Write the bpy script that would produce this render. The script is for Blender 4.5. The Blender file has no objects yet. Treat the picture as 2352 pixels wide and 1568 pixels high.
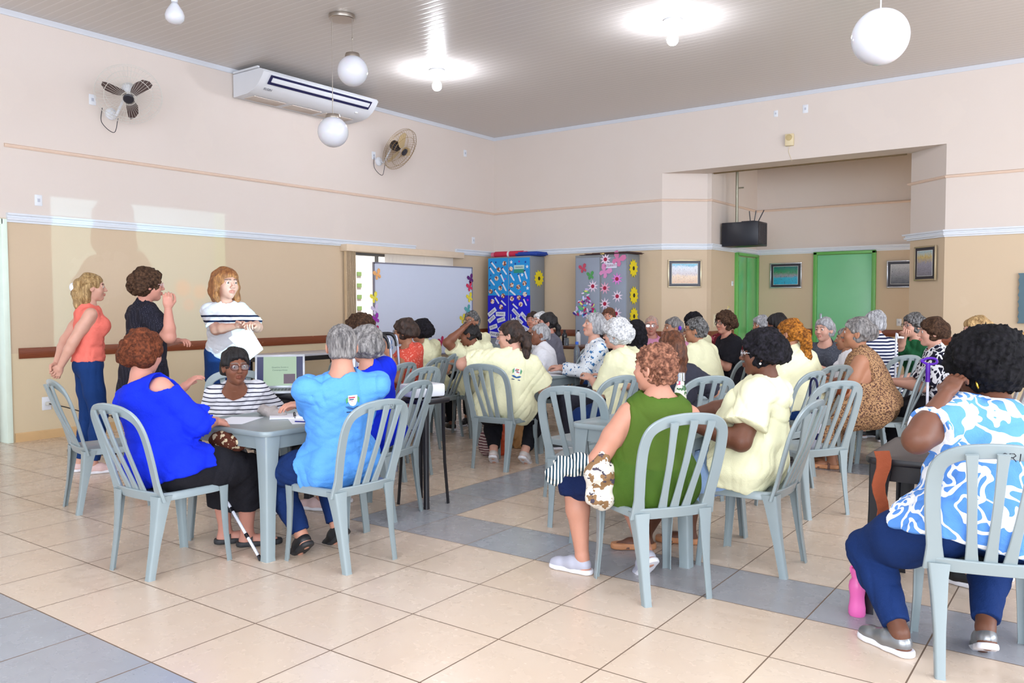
import bpy, math, random
import numpy as np
from mathutils import Vector, Matrix
random.seed(7); rng = np.random.default_rng(7)
SC = bpy.context.scene
COL = SC.collection
# ---------------------------------------------------------------- camera
FPX, PW, PH = 1899.7, 2352.0, 1568.0
CAM = np.array([9.171, -12.043, 1.42])
_y, _p, _r = math.radians(-36.083), math.radians(-2.611), math.radians(-0.169)
_d = np.array([math.sin(_y)*math.cos(_p), math.cos(_y)*math.cos(_p), math.sin(_p)])
_rt = np.cross(_d, [0, 0, 1]); _rt /= np.linalg.norm(_rt); _u = np.cross(_rt, _d)
_R = _rt*math.cos(_r)+_u*math.sin(_r); _U = -_rt*math.sin(_r)+_u*math.cos(_r)
cd = bpy.data.cameras.new('camera'); cam = bpy.data.objects.new('camera', cd); COL.objects.link(cam)
cd.sensor_width = 36; cd.lens = 36*FPX/PW; cd.clip_end = 100
cam.matrix_world = Matrix(((_R[0], _U[0], -_d[0], CAM[0]), (_R[1], _U[1], -_d[1], CAM[1]), (_R[2], _U[2], -_d[2], CAM[2]), (0, 0, 0, 1)))
SC.camera = cam
def ray(x, y): return (x-PW/2)/FPX*_R-(y-PH/2)/FPX*_U+_d
def at(x, y, dep): return CAM+ray(x, y)*dep          # a place seen at that pixel, that many metres ahead
def ground(x, y, z=0.0):
    v = ray(x, y); return CAM+v*(z-CAM[2])/v[2]
def depth(p): return float((np.array(p)-CAM)@_d)
# ---------------------------------------------------------------- light
SC.view_settings.view_transform = 'Standard'; SC.view_settings.look = 'None'
SC.view_settings.gamma = 1; SC.view_settings.use_curve_mapping = False
SC.view_settings.exposure = 0.25
SC.cycles.max_bounces = 6; SC.cycles.diffuse_bounces = 3; SC.cycles.glossy_bounces = 3
SC.cycles.transparent_max_bounces = 8; SC.cycles.transmission_bounces = 3
SC.cycles.sample_clamp_indirect = 4.0; SC.cycles.caustics_reflective = False; SC.cycles.caustics_refractive = False
SC.cycles.use_denoising = True
W = bpy.data.worlds.new('world'); SC.world = W; W.use_nodes = True
bg = W.node_tree.nodes['Background']; bg.inputs[0].default_value = (0.74, 0.85, 1.0, 1); bg.inputs[1].default_value = 1.15
def lamp(name, kind, loc, energy, color=(1, 1, 1), size=.1, look=None, **kw):
    l = bpy.data.lights.new(name, kind); l.energy = energy; l.color = color
    if kind == 'AREA':
        l.shape = 'RECTANGLE'; l.size = size[0]; l.size_y = size[1]
    else: l.shadow_soft_size = size
    for k, v in kw.items(): setattr(l, k, v)
    o = bpy.data.objects.new(name, l); COL.objects.link(o); o.location = loc
    if look is not None: o.rotation_euler = (Vector(look)-Vector(loc)).to_track_quat('-Z', 'Y').to_euler()
    return o
# the bulbs of the hall: two in the picture, the others of the same rows behind and beside the camera
CEIL = 4.41
COOL = (0.74, 0.84, 1.0)
BULBS = [(2.09, -3.94, 60), (5.32, -3.86, 60), (10.4, -3.9, 40), (5.3, -9.4, 60), (8.6, -9.4, 60), (8.6, -14.5, 50)]
for x, y, e in BULBS[2:]: lamp('bulb_light', 'POINT', (x, y, CEIL-.34), e, COOL, .05)
# added cool fill panels behind and right of the camera; no windows are built
lamp('fill_panel', 'AREA', (10.5, -16.2, 2.3), 620, (.84, .91, 1.0), (9, 3.2), look=(5, -7, 1.2))
lamp('fill_panel', 'AREA', (14.8, -8.5, 2.1), 480, (.84, .91, 1.0), (8, 2.6), look=(6, -7, 1.0))
# the sun stands high beyond the roof: it only reaches the yard behind the left wall
lamp('sun', 'SUN', (5, 0, 9), 9.0, (1, .97, .92), .01, look=(1.6, -.6, 0))
# ---------------------------------------------------------------- materials
def lin(c):
    if isinstance(c, str): c = tuple(int(c[i:i+2], 16)/255 for i in (0, 2, 4))
    return tuple((x/12.92 if x <= .04045 else ((x+.055)/1.055)**2.4) for x in c)
_MC = {}
class NT:
    def __init__(s, name):
        s.m = bpy.data.materials.new(name); s.m.use_nodes = True; s.t = s.m.node_tree
        s.b = s.t.nodes['Principled BSDF']; s.out = s.t.nodes['Material Output']
    def n(s, kind, **kw):
        x = s.t.nodes.new('ShaderNode'+kind)
        for k, v in kw.items():
            if k.startswith('i_'):
                k = k[2:]; k = int(k) if k.isdigit() else k
                x.inputs[k].default_value = v
            else: setattr(x, k, v)
        return x
    def l(s, a, b): s.t.links.new(a, b)
    def coord(s, what='Object', scale=None):
        tc = s.n('TexCoord')
        if scale is None: return tc.outputs[what]
        mp = s.n('Mapping'); mp.inputs['Scale'].default_value = scale if hasattr(scale, '__len__') else (scale,)*3
        s.l(tc.outputs[what], mp.inputs[0]); return mp.outputs[0]
    def noise(s, scale, detail=3, src=None, rough=.5):
        n = s.n('TexNoise'); n.inputs['Scale'].default_value = scale; n.inputs['Detail'].default_value = detail; n.inputs['Roughness'].default_value = rough
        s.l(src if src is not None else s.coord(), n.inputs['Vector']); return n.outputs[0]
    def ramp(s, f, stops, interp='LINEAR'):
        r = s.n('ValToRGB'); r.color_ramp.interpolation = interp
        e = r.color_ramp.elements
        while len(e) < len(stops): e.new(.5)
        for k, (p, c) in enumerate(stops):
            e[k].position = p; e[k].color = tuple(c)+(1,) if len(c) == 3 else c
        s.l(f, r.inputs[0]); return r.outputs[0]
    def math(s, op, a, b=None, c=None):
        m = s.n('Math', operation=op)
        for i, v in enumerate((a, b, c)):
            if v is None: continue
            if isinstance(v, (int, float)): m.inputs[i].default_value = v
            else: s.l(v, m.inputs[i])
        return m.outputs[0]
    def mix(s, f, a, b, mode='MIX'):
        m = s.n('Mix', data_type='RGBA', blend_type=mode)
        for i, v in ((0, f), (6, a), (7, b)):
            if isinstance(v, (int, float)): m.inputs[i].default_value = v
            elif isinstance(v, tuple): m.inputs[i].default_value = v+(1,)
            else: s.l(v, m.inputs[i])
        return m.outputs[2]
    def bump(s, h, strength=.3, dist=.01):
        b = s.n('Bump'); b.inputs['Strength'].default_value = strength; b.inputs['Distance'].default_value = dist
        s.l(h, b.inputs['Height']); s.l(b.outputs[0], s.b.inputs['Normal'])
    def set(s, color=None, rough=.6, metal=0, spec=None, **kw):
        if color is not None:
            if isinstance(color, tuple): s.b.inputs['Base Color'].default_value = color[:3]+(1,)
            else: s.l(color, s.b.inputs['Base Color'])
        s.b.inputs['Roughness'].default_value = rough; s.b.inputs['Metallic'].default_value = metal
        if spec is not None: s.b.inputs['Specular IOR Level'].default_value = spec
        for k, v in kw.items(): s.b.inputs[k.replace('_', ' ')].default_value = v
        return s.m
def mat(name, c, rough=.6, metal=0, var=.06, nscale=8, bump=0, bscale=60, spec=None, bdist=.004, **kw):
    key = (name, str(c), rough, metal)
    if key in _MC: return _MC[key]
    k = NT(name); c = lin(c)
    if var:
        f = k.noise(nscale, 3); col = k.mix(f, tuple(x*(1-var) for x in c), tuple(min(1, x*(1+var)) for x in c))
    else: col = c
    m = k.set(col, rough, metal, spec, **kw)
    if bump: k.bump(k.noise(bscale, 3), bump, bdist)
    _MC[key] = m; return m
# ---------------------------------------------------------------- mesh helpers
def rotz(a):
    c, s = math.cos(a), math.sin(a); return np.array([[c, -s, 0], [s, c, 0], [0, 0, 1.]])
def nrm(v):
    v = np.asarray(v, float); return v/(np.linalg.norm(v)+1e-12)
class MB:
    def __init__(s): s.v = []; s.f = []; s.n = 0; s.mi = []; s.m = 0
    def add(s, v, f):
        v = np.asarray(v, float).reshape(-1, 3); s.v.append(v)
        for q in f: s.f.append([i+s.n for i in q]); s.mi.append(s.m)
        s.n += len(v); return s
    def box(s, c, size, M=None, bev=0):
        x, y, z = [a/2 for a in size]
        if bev:
            b = min(bev, x*.9, y*.9, z*.9); rings = []
            def rect(ix, iy, zz):
                out = []
                for sx, sy, a0 in ((1, 1, 0), (-1, 1, 1), (-1, -1, 2), (1, -1, 3)):
                    for t in (0, .5, 1):
                        a = (a0+t)*math.pi/2
                        out.append((sx*(x-b)+math.cos(a)*(b-ix), sy*(y-b)+math.sin(a)*(b-ix), zz))
                return out
            rings = [rect(b*.9, 0, -z), rect(b*.3, 0, -z+b*.3), rect(0, 0, -z+b), rect(0, 0, z-b), rect(b*.3, 0, z-b*.3), rect(b*.9, 0, z)]
            V = np.array(rings)
            if M is not None: V = V@np.asarray(M).T
            return s.loft(V+np.asarray(c))
        V = np.array([(i, j, k) for i in (-x, x) for j in (-y, y) for k in (-z, z)])
        if M is not None: V = V@np.asarray(M).T
        return s.add(V+np.asarray(c), [(0, 1, 3, 2), (4, 6, 7, 5), (0, 4, 5, 1), (2, 3, 7, 6), (0, 2, 6, 4), (1, 5, 7, 3)])
    def loft(s, rings, cap=True, closed=True):
        R = np.asarray(rings, float); k, n = R.shape[:2]; f = []
        for i in range(k-1):
            for j in range(n if closed else n-1):
                a, b = i*n+j, i*n+(j+1) % n; f.append((a, b, b+n, a+n))
        if cap and closed: f.append(list(range(n))[::-1]); f.append([(k-1)*n+j for j in range(n)])
        return s.add(R.reshape(-1, 3), f)
    def tube(s, pts, r, n=8, cap=True):
        P = np.asarray(pts, float); k = len(P); r = np.broadcast_to(np.asarray(r, float), (k,))
        T = np.gradient(P, axis=0); T /= np.linalg.norm(T, axis=1)[:, None]+1e-12
        up = np.array([0, 0, 1.]) if abs(T[0][2]) < .9 else np.array([1., 0, 0]); rings = []
        for i in range(k):
            a = nrm(np.cross(T[i], up)); b = np.cross(a, T[i]); up = b
            th = np.arange(n)*2*math.pi/n
            rings.append(P[i]+r[i]*(np.cos(th)[:, None]*a+np.sin(th)[:, None]*b))
        return s.loft(rings, cap)
    def ribbon(s, pts, side, w, t, bev=.25):
        """a bar swept along pts: 'side' its width direction, w widths, t thicknesses"""
        P = np.asarray(pts, float); k = len(P)
        T = np.gradient(P, axis=0); T /= np.linalg.norm(T, axis=1)[:, None]+1e-12
        S = np.broadcast_to(np.asarray(side, float), (k, 3)); w = np.broadcast_to(np.asarray(w, float), (k,)); t = np.broadcast_to(np.asarray(t, float), (k,)); rings = []
        for i in range(k):
            sd = nrm(S[i]-T[i]*(S[i]@T[i])); nn = np.cross(T[i], sd); a, b = w[i]/2, t[i]/2; c = b*2*bev
            rings.append([P[i]+sd*x+nn*y for x, y in ((a-c, -b), (a, -b+c), (a, b-c), (a-c, b), (-a+c, b), (-a, b-c), (-a, -b+c), (-a+c, -b))])
        return s.loft(rings)
    def lathe(s, prof, c=(0, 0, 0), n=24, M=None):
        th = np.arange(n)*2*math.pi/n; rings = []
        for r, z in prof: rings.append(np.stack([r*np.cos(th), r*np.sin(th), np.full(n, z)], 1))
        V = np.array(rings)
        if M is not None: V = V@np.asarray(M).T
        return s.loft(V+np.asarray(c))
    def ball(s, c, r, n=16, m=10, M=None):
        r = np.broadcast_to(np.asarray(r, float), (3,)); rings = []
        for i in range(m+1):
            a = -math.pi/2+math.pi*(i/m*.996+.002); th = np.arange(n)*2*math.pi/n
            rings.append(np.stack([r[0]*math.cos(a)*np.cos(th), r[1]*math.cos(a)*np.sin(th), np.full(n, r[2]*math.sin(a))], 1))
        V = np.array(rings)
        if M is not None: V = V@np.asarray(M).T
        return s.loft(V+np.asarray(c))
    def poly(s, pts, z0, z1, M=None, c=(0, 0, 0)):
        """a flat outline pts (x, y) given the thickness z0..z1"""
        p = np.asarray(pts, float); a = np.array([np.c_[p, np.full(len(p), z0)], np.c_[p, np.full(len(p), z1)]])
        if M is not None: a = a@np.asarray(M).T
        return s.loft(a+np.asarray(c))
    def build(s, name, mats, parent=None, smooth=35, M=None, label=None):
        V = np.concatenate(s.v) if s.v else np.zeros((0, 3))
        return mesh(name, V, s.f, mats, parent, smooth, s.mi if s.m else None, label)
def mesh(name, V, F, mats, parent=None, smooth=35, mi=None, label=None, cols=None, quads=None):
    me = bpy.data.meshes.new(name)
    if quads is not None:
        me.vertices.add(len(V)); me.vertices.foreach_set('co', np.ascontiguousarray(V, dtype=np.float32).ravel())
        q = np.ascontiguousarray(quads, dtype=np.int32); me.loops.add(q.size); me.loops.foreach_set('vertex_index', q.ravel())
        me.polygons.add(len(q)); me.polygons.foreach_set('loop_start', np.arange(0, q.size, 4, dtype=np.int32))
        me.update(calc_edges=True)
    else: me.from_pydata([tuple(v) for v in V], [], [list(f) for f in F]); me.update()
    if not isinstance(mats, (list, tuple)): mats = [mats]
    for m in mats: me.materials.append(m)
    if mi is not None: me.polygons.foreach_set('material_index', np.asarray(mi, dtype=np.int32))
    if smooth:
        me.polygons.foreach_set('use_smooth', np.ones(len(me.polygons), dtype=bool))
        if smooth < 180: me.set_sharp_from_angle(angle=math.radians(smooth))
    if cols is not None:
        ca = me.color_attributes.new('Col', 'FLOAT_COLOR', 'POINT'); ca.data.foreach_set('color', np.ascontiguousarray(np.c_[cols, np.ones(len(cols))], dtype=np.float32).ravel())
    o = bpy.data.objects.new(name, me); COL.objects.link(o)
    if parent is not None: o.parent = parent
    if label: o['label'] = label
    return o
def tag(o, label=None, cat=None, group=None, kind=None):
    if label: o['label'] = label
    if cat: o['category'] = cat
    if group: o['group'] = group
    if kind: o['kind'] = kind
    return o
def thing(name, loc, rz=0, label=None, cat=None, group=None):
    o = bpy.data.objects.new(name, None); COL.objects.link(o); o.empty_display_size = .1
    o.location = tuple(map(float, loc)); o.rotation_euler = (0, 0, rz); return tag(o, label, cat, group)
def copy_tree(o, parent=None):
    c = o.copy(); COL.objects.link(c); c.parent = parent
    for ch in list(o.children): copy_tree(ch, c)
    return c
def bz(pts, n=16):
    """smooth curve through the points (Catmull-Rom)"""
    P = np.asarray(pts, float); Q = np.vstack([2*P[0]-P[1], P, 2*P[-1]-P[-2]]); out = []
    for i in range(len(P)-1):
        a, b, c, d = Q[i:i+4]
        for t in np.linspace(0, 1, n, endpoint=False):
            out.append(.5*((2*b)+(c-a)*t+(2*a-5*b+4*c-d)*t*t+(3*b-a-3*c+d)*t**3))
    out.append(P[-1]); return np.array(out)
def text(name, s, size, M, material, parent=None, depth_=.0008, sx=1.0, align='CENTER'):
    """lettering: M is 4x4, text plane x right y up"""
    cu = bpy.data.curves.new(name, 'FONT'); cu.body = s; cu.size = size; cu.extrude = depth_; cu.align_x = align; cu.align_y = 'CENTER'; cu.resolution_u = 3
    t = bpy.data.objects.new(name+'_t', cu); COL.objects.link(t); bpy.context.view_layer.update()
    me = bpy.data.meshes.new_from_object(t.evaluated_get(bpy.context.evaluated_depsgraph_get()))
    COL.objects.unlink(t); bpy.data.objects.remove(t)
    me.transform(Matrix.Diagonal((sx, 1, 1, 1))); me.transform(Matrix(M)); me.materials.clear(); me.materials.append(material)
    o = bpy.data.objects.new(name, me); COL.objects.link(o)
    if parent is not None: o.parent = parent
    return o
def frame4(origin, x, y):
    x = nrm(x); y = nrm(np.asarray(y, float)-x*(np.asarray(y, float)@x)); z = np.cross(x, y)
    return [[x[0], y[0], z[0], origin[0]], [x[1], y[1], z[1], origin[1]], [x[2], y[2], z[2], origin[2]], [0, 0, 0, 1]]
# ---------------------------------------------------------------- the room
def st(o): o['kind'] = 'structure'; return o
def wall_mat():
    if 'wall' in _MC: return _MC['wall']
    k = NT('painted_wall'); z = k.n('SeparateXYZ'); g = k.n('NewGeometry'); k.l(g.outputs['Position'], z.inputs[0])
    lo, mid, up = lin('dccaa9'), lin('d2bca0'), lin('ddd1c9')
    a = k.math('GREATER_THAN', z.outputs[2], .92); b = k.math('GREATER_THAN', z.outputs[2], 2.31)
    c = k.mix(a, lo, mid); c = k.mix(b, c, up)
    c = k.mix(k.math('MULTIPLY', k.noise(1.6, 4), .10), c, lin('c9a77c'))
    c = k.mix(k.math('MULTIPLY', k.math('GREATER_THAN', k.noise(.9, 5), .62), .03), c, lin('fff0dc'))
    k.set(c, .62, spec=.3); k.bump(k.noise(70, 4), .12, .003); _MC['wall'] = k.m; return k.m
WALL = wall_mat()
TILE, TX, TY = .49332, 5.613, -10.281
def floor_mat():
    k = NT('floor_tiles'); s = k.n('SeparateXYZ'); g = k.n('NewGeometry'); k.l(g.outputs['Position'], s.inputs[0])
    u = k.math('DIVIDE', k.math('SUBTRACT', s.outputs[0], TX), TILE); v = k.math('DIVIDE', k.math('SUBTRACT', s.outputs[1], TY), TILE)
    iu, iv = k.math('FLOOR', u), k.math('FLOOR', v); fu, fv = k.math('FRACT', u), k.math('FRACT', v)
    def edge(f): return k.math('MINIMUM', f, k.math('SUBTRACT', 1.0, f))
    e = k.math('MINIMUM', edge(fu), edge(fv)); joint = k.math('LESS_THAN', e, .0065)
    def near(x, c, w=.4): return k.math('LESS_THAN', k.math('ABSOLUTE', k.math('SUBTRACT', x, c)), w)
    def both(a, b): return k.math('MULTIPLY', a, b)
    def either(*a):
        r = a[0]
        for q in a[1:]: r = k.math('MAXIMUM', r, q)
        return r
    inx = k.math('GREATER_THAN', iu, -1.5); iny = both(k.math('GREATER_THAN', iv, 3.5), k.math('LESS_THAN', iv, 11.5))
    gray = either(both(near(iv, 4), inx), both(near(iv, 11), inx), both(near(iu, -1), iny), both(k.math('LESS_THAN', iv, -.5), k.math('GREATER_THAN', iv, -2.5)))
    cv = k.n('CombineXYZ'); k.l(iu, cv.inputs[0]); k.l(iv, cv.inputs[1]); wn = k.n('TexWhiteNoise'); k.l(cv.outputs[0], wn.inputs['Vector'])
    pos = k.coord()
    base = k.mix(k.noise(5, 5, pos), lin('d4bda6'), lin('ddcab6')); base = k.mix(k.math('MULTIPLY', k.noise(1.1, 3, pos), .5), base, lin('e0d1c3'))
    gr = k.mix(k.noise(6, 5, pos), lin('9699a0'), lin('a9adb4'))
    c = k.mix(gray, base, gr); c = k.mix(k.math('MULTIPLY', wn.outputs['Value'], .12), c, lin('c49a70'))
    c = k.mix(k.math('MULTIPLY', k.math('GREATER_THAN', k.noise(60, 2, pos), .68), .05), c, lin('8a6a50'))
    c = k.mix(joint, c, lin('75604f'))
    k.set(c, .3, spec=.45)
    r = k.math('ADD', k.math('MULTIPLY', k.noise(9, 4, pos), .10), k.math('MULTIPLY', joint, .4)); k.l(k.math('ADD', r, .22), k.b.inputs['Roughness'])
    k.bump(k.math('SUBTRACT', 1.0, joint), .35, .002); return k.m
def ceil_mat():
    k = NT('ceiling_strips'); s = k.n('SeparateXYZ'); g = k.n('NewGeometry'); k.l(g.outputs['Position'], s.inputs[0])
    f = k.math('FRACT', k.math('DIVIDE', s.outputs[1], .10)); groove = k.math('LESS_THAN', k.math('ABSOLUTE', k.math('SUBTRACT', f, .5)), .07)
    h = k.math('ABSOLUTE', k.math('SUBTRACT', f, .5)); h = k.math('MINIMUM', k.math('MULTIPLY', h, 5.0), 1.0)
    c = k.mix(groove, lin('d2ccc8'), lin('dcd7d4'))
    k.set(c, .24, spec=.5); k.bump(h, .3, .005); return k.m
def quad(name, pts, m, both=False):
    o = mesh(name, np.array(pts, float), [(0, 1, 2, 3)], m, smooth=0); return st(o)
quad('floor', [(-2.5, -20, 0), (15, -20, 0), (15, 2.6, 0), (-2.5, 2.6, 0)], floor_mat())
quad('ceiling', [(0, -20, CEIL), (0, .3, CEIL), (15, .3, CEIL), (15, -20, CEIL)], ceil_mat())
# left wall: x = 0, doorway beyond y = -8.22, window y -3.49..-1.2
WY0, WY1, WZ0, WZ1, DY = -3.49, -1.22, 1.05, 2.2, -8.22
b = MB()
def wx(y0, y1, z0, z1): b.box((-.1, (y0+y1)/2, (z0+z1)/2), (.2, y1-y0, z1-z0))
wx(DY, WY0, 0, CEIL); wx(WY0, WY1, 0, WZ0); wx(WY0, WY1, WZ1, CEIL); wx(WY1, .2, 0, CEIL); wx(-9.3, DY, 2.3, CEIL); wx(-12.2, -9.3, 0, CEIL)
st(b.build('wall_left', WALL, smooth=0))
# back wall y = 0 with the splayed opening of the alcove
OX0, OX1, OT = 3.34, 7.36, 3.47; IX0, IX1, SY = 3.9, 6.86, .47
b = MB()
b.poly([(0, 0), (OX0, 0), (IX0, SY), (3.97, SY), (3.97, 2.72), (3.6, 2.72), (3.6, .3), (0, .3)], 0, OT)
b.poly([(OX1, 0), (12, 0), (12, .3), (9.0, .3), (9.0, SY+.1), (6.9, SY+.1), (IX1, SY)], 0, OT)
b.box((6.0, .2, (OT+CEIL)/2), (12, .4, CEIL-OT)); b.box((5.4, .44, OT+.252), (3.9, .08, .5))
st(b.build('wall_back', WALL, smooth=0))
b = MB(); b.box((6.4, 2.62, 2.05), (5.4, .2, 4.1)); b.box((3.85, 1.6, OT+.4), (.24, 2.1, .8)); st(b.build('wall_alcove', WALL, smooth=0))
quad('ceiling_alcove', [(3.7, .4, 3.98), (3.7, 2.6, 3.98), (9.2, 2.6, 3.98), (9.2, .4, 3.98)], mat('alcove_ceiling', 'b89d6c', .7))
# mouldings
RAIL = mat('rail_paint', 'dfe3ea', .45, var=.02); LEDGE = mat('ledge_paint', 'dfc4b0', .6); PINKL = mat('ledge_shadow_paint', 'd9a888', .6)
WOOD = None
def wood_mat():
    k = NT('varnished_wood'); w = k.n('TexWave', bands_direction='Z'); w.inputs['Scale'].default_value = 18; w.inputs['Distortion'].default_value = 7; w.inputs['Detail'].default_value = 4; w.inputs['Detail Scale'].default_value = .6
    k.l(k.coord(scale=(.25, .25, 1.2)), w.inputs['Vector']); c = k.mix(w.outputs[1], lin('6a321c'), lin('8d4b2c'))
    c = k.mix(k.math('GREATER_THAN', k.noise(14, 4), .7), c, lin('b98262')); return k.set(c, .35)
WOOD = wood_mat()
PATHS = {'left': [(0, -8.22), (0, 0)], 'back': [(0, 0), (OX0, 0), (IX0, SY), (3.97, SY), (3.97, 2.52), (9, 2.52)], 'back2': [(6.9, SY), (IX1, SY), (OX1, 0), (11.9, 0)]}
def run(b, pts, prof):
    """extrude profile [(out, z)] along a wall line; the room lies on the right of the direction of travel"""
    P = [np.array(p, float) for p in pts]
    rings = []
    for i, p in enumerate(P):
        d0 = nrm(P[i]-P[i-1]) if i else nrm(P[1]-P[0]); d1 = nrm(P[i+1]-P[i]) if i < len(P)-1 else d0
        n0 = np.array([d0[1], -d0[0]]); n1 = np.array([d1[1], -d1[0]]); m = nrm(n0+n1); m = m/max(.35, m@n0)
        rings.append([(p[0]+m[0]*o, p[1]+m[1]*o, z) for o, z in prof])
    b.loft(rings)
railprof = [(-.01, 2.27), (.018, 2.27), (.02, 2.288), (.034, 2.292), (.036, 2.315), (.026, 2.32), (.028, 2.338), (.045, 2.342), (.047, 2.362), (-.01, 2.365)]
ledgeprof = [(-.01, 3.03), (.012, 3.03), (.022, 3.045), (.022, 3.058), (-.01, 3.075)]
woodprof = [(-.01, .865), (.014, .865), (.018, .872), (.018, .968), (.014, .975), (-.01, .975)]
b = MB(); run(b, [(0, -8.22), (0, -2.13)], railprof); run(b, [(0, -1.11), (0, 0), (OX0, 0), (IX0, SY), (3.97, SY), (3.97, 2.52), (9, 2.52)], railprof); run(b, PATHS['back2'], railprof)
st(b.build('trim_1', RAIL, smooth=30))
b = MB(); run(b, PATHS['left'], ledgeprof); run(b, PATHS['back'], ledgeprof); run(b, PATHS['back2'], ledgeprof); st(b.build('trim_2', LEDGE, smooth=30))
b = MB(); run(b, [(0, -8.14), (0, 0), (OX0, 0), (IX0, SY), (3.97, SY), (3.97, 1.42)], woodprof); run(b, [(4.0, 2.52), (5.0, 2.52)], woodprof); run(b, [(5.97, 2.52), (9, 2.52)], woodprof); run(b, PATHS['back2'], woodprof); st(b.build('trim_3', WOOD, smooth=30))
b = MB(); cp = [(-.01, CEIL-.05), (.012, CEIL-.05), (.02, CEIL-.03), (.04, CEIL-.012), (.045, CEIL-.001), (-.01, CEIL-.001)]
run(b, [(0, -12), (0, 0), (12, 0)], cp); st(b.build('trim_4', mat('cornice_plastic', 'd3d6de', .4, var=.02), smooth=30))
b = MB(); run(b, [(4.0, SY+.02), (6.8, SY+.02)], [(-.0, OT-.015), (.03, OT-.015), (.03, OT+.02), (-.0, OT+.02)]); st(b.build('trim_5', mat('beam_edge_paint', '6e5836', .6), smooth=0))
b = MB(); bp = [(-.01, 0), (.012, 0), (.012, .085), (.006, .095), (-.01, .095)]
yy = [-8.2, -7.02, -5.84, -4.66, -3.48, -2.3, -1.12, 0]
for a, c in zip(yy[:-1], yy[1:]): run(b, [(0, a+.003), (0, c-.003)], bp)
st(b.build('baseboard_left', mat('base_tile', 'd9b483', .35, bump=.1), smooth=0))
b = MB(); run(b, [(0, 0), (OX0, 0), (IX0, SY)], bp); run(b, PATHS['back2'], bp); run(b, [(4, 2.52), (5, 2.52)], bp); st(b.build('baseboard_back', mat('base_tile', 'd9b483', .35, bump=.1), smooth=0))
# doorway at the far left: pale green jamb, wooden leaf standing open behind it
JAMB = mat('jamb_paint', 'e6f4e6', .4); GREEN = mat('green_door_paint', '82cf9a', .32, var=.05, nscale=3); GREEND = mat('green_frame_paint', '66b056', .35)
t = MB(); t.box((-.1, -8.25, 1.15), (.25, .06, 2.3), bev=.006).box((-.1, -9.27, 1.15), (.25, .06, 2.3), bev=.006).box((-.1, -8.76, 2.27), (.25, 1.0, .06), bev=.006); d1 = st(t.build('door_1', JAMB))
t = MB(); t.box((-.55, -8.31, 1.1), (.8, .04, 2.2), bev=.004); t.build('door_leaf', mat('brown_leaf', '8a5236', .4), d1)
# green doors of the alcove
t = MB(); t.box((5.01, 2.50, 1.14), (.06, .08, 2.28), bev=.006).box((5.95, 2.50, 1.14), (.06, .08, 2.28), bev=.006).box((5.48, 2.50, 2.26), (1.0, .08, .05), bev=.006); d2 = st(t.build('door_2', GREEND))
t = MB(); t.box((5.48, 2.505, 1.12), (.88, .02, 2.22), bev=.004); t.build('door_leaf', GREEN, d2)
t = MB(); t.box((5.11, 2.485, 1.12), (.04, .015, .24), bev=.004).tube([(5.11, 2.47, 1.14), (5.11, 2.44, 1.14), (5.15, 2.43, 1.14), (5.24, 2.43, 1.14)], .009); t.build('door_handle', mat('handle_steel', 'aab4b8', .25, .9), d2)
t = MB(); t.box((3.99, 1.50, 1.13), (.07, .05, 2.27), bev=.006).box((3.99, 2.49, 1.13), (.07, .05, 2.27), bev=.006).box((3.99, 1.99, 2.25), (.07, 1.0, .05), bev=.006); d3 = st(t.build('door_3', GREEND))
for y in (1.76, 2.23):
    t = MB(); t.box((3.985, y, 1.11), (.03, .455, 2.2), bev=.006).box((4.002, y, 1.11), (.006, .36, 2.05), bev=.002); t.build('door_leaf', mat('green_gloss', '66b970', .16), d3)
# window on the left wall
t = MB(); t.box((-.12, (WY0+WY1)/2, WZ0+.02), (.06, WY1-WY0, .04)).box((-.12, (WY0+WY1)/2, WZ1-.02), (.06, WY1-WY0, .04))
for y in (WY0+.02, -2.86, -2.1, -1.42, WY1-.02): t.box((-.12, y, (WZ0+WZ1)/2), (.05, .035, WZ1-WZ0))
win = st(t.build('window_1', mat('window_steel', '6d6a66', .5), smooth=0))
t = MB(); t.box((-.14, (WY0+WY1)/2, (WZ0+WZ1)/2), (.005, WY1-WY0, WZ1-WZ0))
k = NT('window_glass'); tb = k.n('BsdfTransparent'); gb = k.n('BsdfGlossy'); gb.inputs['Roughness'].default_value = .03; mx = k.n('MixShader'); mx.inputs[0].default_value = .06; k.l(tb.outputs[0], mx.inputs[1]); k.l(gb.outputs[0], mx.inputs[2]); k.l(mx.outputs[0], k.out.inputs[0]); t.build('window_pane', k.m, win)
# white louvres of the vertical blind, and its bunch of beige strips at the left end
LOUV = NT('blind_fabric'); tr = LOUV.n('BsdfTranslucent'); tr.inputs[0].default_value = (.98, .95, .93, 1); mx = LOUV.n('MixShader'); mx.inputs[0].default_value = .75
LOUV.set(lin('f3ede8'), .8); LOUV.l(LOUV.b.outputs[0], mx.inputs[1]); LOUV.l(tr.outputs[0], mx.inputs[2]); LOUV.l(mx.outputs[0], LOUV.out.inputs[0])
bl = thing('vertical_blind', (.07, -2.38, 1.1), 0, 'beige vertical blind with pelmet over the window behind the whiteboard', 'blind')
t = MB(); t.box((.005, 0, 1.145), (.15, 2.68, .10), bev=.006); t.build('pelmet', mat('pelmet_beige', 'e6cfb4', .6), bl)
def blades(ys, w, ang, m, nm='slat', z0=.0, z1=1.1):
    t = MB()
    for y in ys:
        M = rotz(ang); t.box((.0, y, (z0+z1)/2), (.004, w, z1-z0), M)
    return t.build(nm, m, bl, smooth=0)
blades([-1.30+.022*i for i in range(9)], .09, 1.25, mat('bunched_strips', 'e8d0ae', .7), 'gathered_slats', z0=-.95)
blades([-.44+.080*i for i in range(20)], .082, -.30, LOUV.m, 'louvres', z0=.05)
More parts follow.
